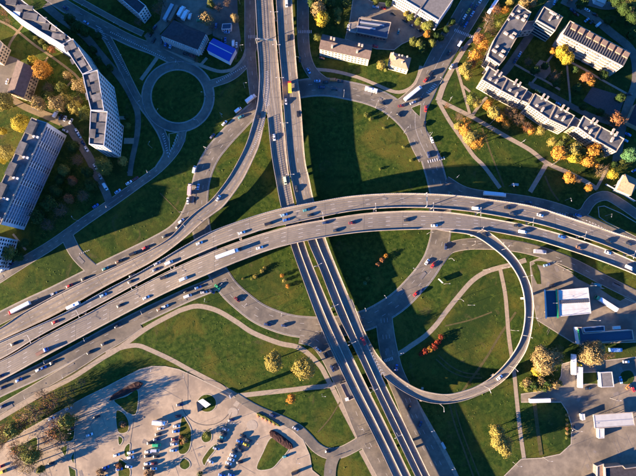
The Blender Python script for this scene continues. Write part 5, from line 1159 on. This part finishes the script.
# brackets between decks carrying the median lamps: cross beams
for key1, key2, pts in (('A','B',((38,338),(85,313.5),(136,286.3),(174,266.8),(241,238),(323,219),(374,210),(430,209.5),(476,214.2),(527,224),(577.5,237.5),(625,256))), ('W','E',((275.3,20),(277.5,52),(280.8,84),(285,128),(291,178),(318,266),(334,306),(351,342),(372,388),(396,432)))):
    root = DECKS[key2][3]; off = Vector(root.location)
    for x, y in pts:
        z = deck_z(key2, x, y); p = G(x,y,z)-off; a = math.atan2(0,1) if key1 == 'W' else math.pi/2
        bm = B(); box(bm, (p.x,p.y,z-1.3), (3.4,.9,.45), a); link('lamp_bracket', bm, M['conc'], root)
# sign gantry across the western deck
def gantry(a, b_, key, label, h=6.2, panels=((.3,.2),(.7,.25)), legs=True):
    z = deck_z(key, (a[0]+b_[0])/2, (a[1]+b_[1])/2); p, q = G(*a,z), G(*b_,z); c = (p+q)/2
    root = empty('sign_gantry', (c.x,c.y,z), label=label, cat='sign gantry'); u = q-p; L_ = u.length; rz_ = math.atan2(u.y,u.x); p -= c; q -= c
    for e in (p, q): bm = B(); box(bm, (e.x,e.y,-.1), (.4,.4,h+.3), rz_); link('post', bm, M['metal'], root)
    bm = B(); box(bm, (0,0,h), (L_,.25,.2), rz_); box(bm, (0,0,h+.9), (L_,.25,.2), rz_)
    nrm = Vector((-math.sin(rz_), math.cos(rz_), 0))
    k = int(L_/1.3)
    for i in range(k): e = p.lerp(q, (i+.5)/k); box(bm, (e.x,e.y,h+.1), (.12,.2,.9), rz_)
    link('beam', bm, M['metal'], root)
    for f, w_ in panels:
        e = p.lerp(q, f)+nrm*-.3; bm = B(); box(bm, (e.x,e.y,h-.6), (L_*w_,.12,2.0), rz_); link('sign_panel', bm, M['canopyblue'], root)
gantry((256.8,43.5),(277,45), 'W', 'steel sign gantry spanning the western north-south deck near the top')
gantry((425,194.6),(425,207.6), 'A', 'slim steel gantry over the northern carriageway where the loop ramp leaves', 6, ((.5,.3),))
# bus shelters
for x, y, an, lab in ((514,185.3,-3,'pale glass bus shelter beside the footpath junction north of the long flyover'),(440,281,-45,'white advertising panel standing on the lawn inside the loop'),(442.5,444.5,-62,'white bus shelter beside the shaded footpath at the bottom')):
    p = G(x,y); root = empty('bus_shelter' if 'shelter' in lab else 'advertising_panel', (p.x,p.y,0), R(an), label=lab, cat='bus shelter' if 'shelter' in lab else 'billboard')
    if 'shelter' in lab:
        bm = B(); box(bm, (0,0,2.4), (4.6,1.7,.14)); link('roof', bm, M['roofpale'], root)
        bm = B(); box(bm, (0,.75,.15), (4.4,.06,2.2)); link('back_panel', bm, M['glass'], root)
        bm = B(); [box(bm, (sx_*2.1,sy_*.7,0), (.1,.1,2.4)) for sx_ in (-1,1) for sy_ in (-1,1)]; link('post', bm, M['metal'], root)
        bm = B(); box(bm, (0,.4,.42), (3,.4,.06)); box(bm, (-1.2,.4,.02), (.08,.3,.4)); box(bm, (1.2,.4,.02), (.08,.3,.4)); link('bench', bm, M['dmetal'], root)
    else:
        bm = B(); box(bm, (0,0,.8), (4,.3,2.4)); link('panel', bm, M['roofwhite'], root); bm = B(); box(bm, (-1.5,0,0), (.2,.2,.85)); box(bm, (1.5,0,0), (.2,.2,.85)); link('post', bm, M['metal'], root)
# ------------------------------------------------------------------ people
def person(x, y, an, cloth, label, z=.2):
    p = G(x,y,z); root = empty('person', (p.x,p.y,z), R(an), label=label, cat='person', group='people walking between park road and street')
    vs = [(0,0,.95),(0,0,1.2),(0,0,1.42),(0,0,1.52),(.02,0,1.66),(.02,0,1.76),(0,.1,.9),(.16,.11,.48),(.05,.11,.08),(.2,.11,.04),(0,-.1,.9),(-.12,-.11,.5),(-.3,-.11,.12),(-.17,-.11,.05),(0,.2,1.4),(-.1,.25,1.12),(.04,.26,.88),(0,-.2,1.4),(.1,-.25,1.12),(.26,-.26,.92)]
    ed = [(0,1),(1,2),(2,3),(3,4),(4,5),(0,6),(6,7),(7,8),(8,9),(0,10),(10,11),(11,12),(12,13),(2,14),(14,15),(15,16),(2,17),(17,18),(18,19)]
    rr = [.15,.15,.14,.06,.1,.08,.09,.07,.045,.04,.09,.07,.045,.04,.07,.045,.035,.07,.045,.035]
    me = bpy.data.meshes.new('body'); me.from_pydata(vs, ed, []); me.materials.append(cloth); o = bpy.data.objects.new('body', me); C.objects.link(o); o.parent = root
    md = o.modifiers.new('skin', 'SKIN'); 
    for i, r_ in enumerate(rr): me.skin_vertices[0].data[i].radius = (r_, r_)
    me.skin_vertices[0].data[0].use_root = True
    o.modifiers.new('sub', 'SUBSURF').levels = 1
    bm = B(); bmesh.ops.create_uvsphere(bm, u_segments=8, v_segments=6, radius=.11); h = link('hair', bm, M['cloth_dark'], root, smooth=True); h.location = (.0,0,1.74); h.scale = (1.05,1,.85)
def skin_ok(me):
    return len(me.skin_vertices) > 0
for i, (x, y, an, c_, w_) in enumerate(((364,432,60,'navy','on the street nearest the footpath'),(365.5,435.5,240,'black','just below the walker nearest the footpath'),(376,445.8,20,'maroon','alone in the middle of the street under the decks'),(357,437,200,'dark grey','at the corner of footpath and park road'),(341,454,180,'black','at the right of two on the park road junction'),(332.5,457,170,'brown','at the left of two on the park road junction'),(129,429.5,40,'black','beside the teardrop island of the car park'),(192,450.5,40,'navy','beside the long lawn island of the car park'),(540,176,120,'black','on the path north of the shaded street at the right'))):
    person(x, y, an, PAINT[c_], f'person in {c_} clothes walking {w_}')

# ------------------------------------------------------------------ grass tufts
bm = B(); rnd = random.Random(5); made = 0
def road_near(x, y):
    for W, h in AVOID:
        for p in W[::2]:
            if abs(p.x-x) < h+4 and abs(p.y-y) < h+4 and (p.x-x)**2+(p.y-y)**2 < (h+2.4)**2: return True
    return False
LOTS = [[G(*q) for q in P] for P in ([(-20,458),(0,446),(52,415.5),(105,387.5),(139.6,369.5),(165.5,366.5),(197,377.5),(232,395),(256,413),(291,429),(309.5,455),(326,500),(-20,500)], [(530,262),(575,272),(660,310),(660,342),(580,345),(537,320)], [(521,394),(539,391.5),(561,376),(562,364),(576,360),(700,352),(700,520),(490,520),(504,476),(521,459),(571,444),(571.5,425),(561,402),(521,402)], [(354,-8),(391,4),(428,26),(402,44),(345,39)], [(140,-10),(238,-10),(241,40),(194,62),(140,45)], [(-20,50),(22,50),(20,104),(-20,100)])]
for k in range(9000):
    x = rnd.uniform(-265,265); y = rnd.uniform(-140,235)
    cl = math.sin(x*.05+1.3)*math.cos(y*.043+x*.02)+math.sin(x*.21-y*.17)*.5
    if cl < rnd.uniform(-.9,.9): continue
    if any(inpoly(x,y,P) for P in LOTS) or road_near(x,y): continue
    s = rnd.uniform(.18,.5)*(1.6 if rnd.random() < .06 else 1)
    n_ = 5; top = bm.verts.new((x+rnd.uniform(-.1,.1), y+rnd.uniform(-.1,.1), s*rnd.uniform(.35,.7))); a0_ = rnd.uniform(0,6.28)
    rim = [bm.verts.new((x+math.cos(a0_+k2*1.2566)*s*rnd.uniform(.7,1.2), y+math.sin(a0_+k2*1.2566)*s*rnd.uniform(.7,1.2), 0)) for k2 in range(n_)]
    for k2 in range(n_): bm.faces.new((rim[k2], rim[(k2+1)%n_], top))
tag(link('grass_tufts', bm, M['tuft'], smooth='keep'), label='scattered taller grass tufts on the lawns around the roads', cat='grass', kind='stuff')
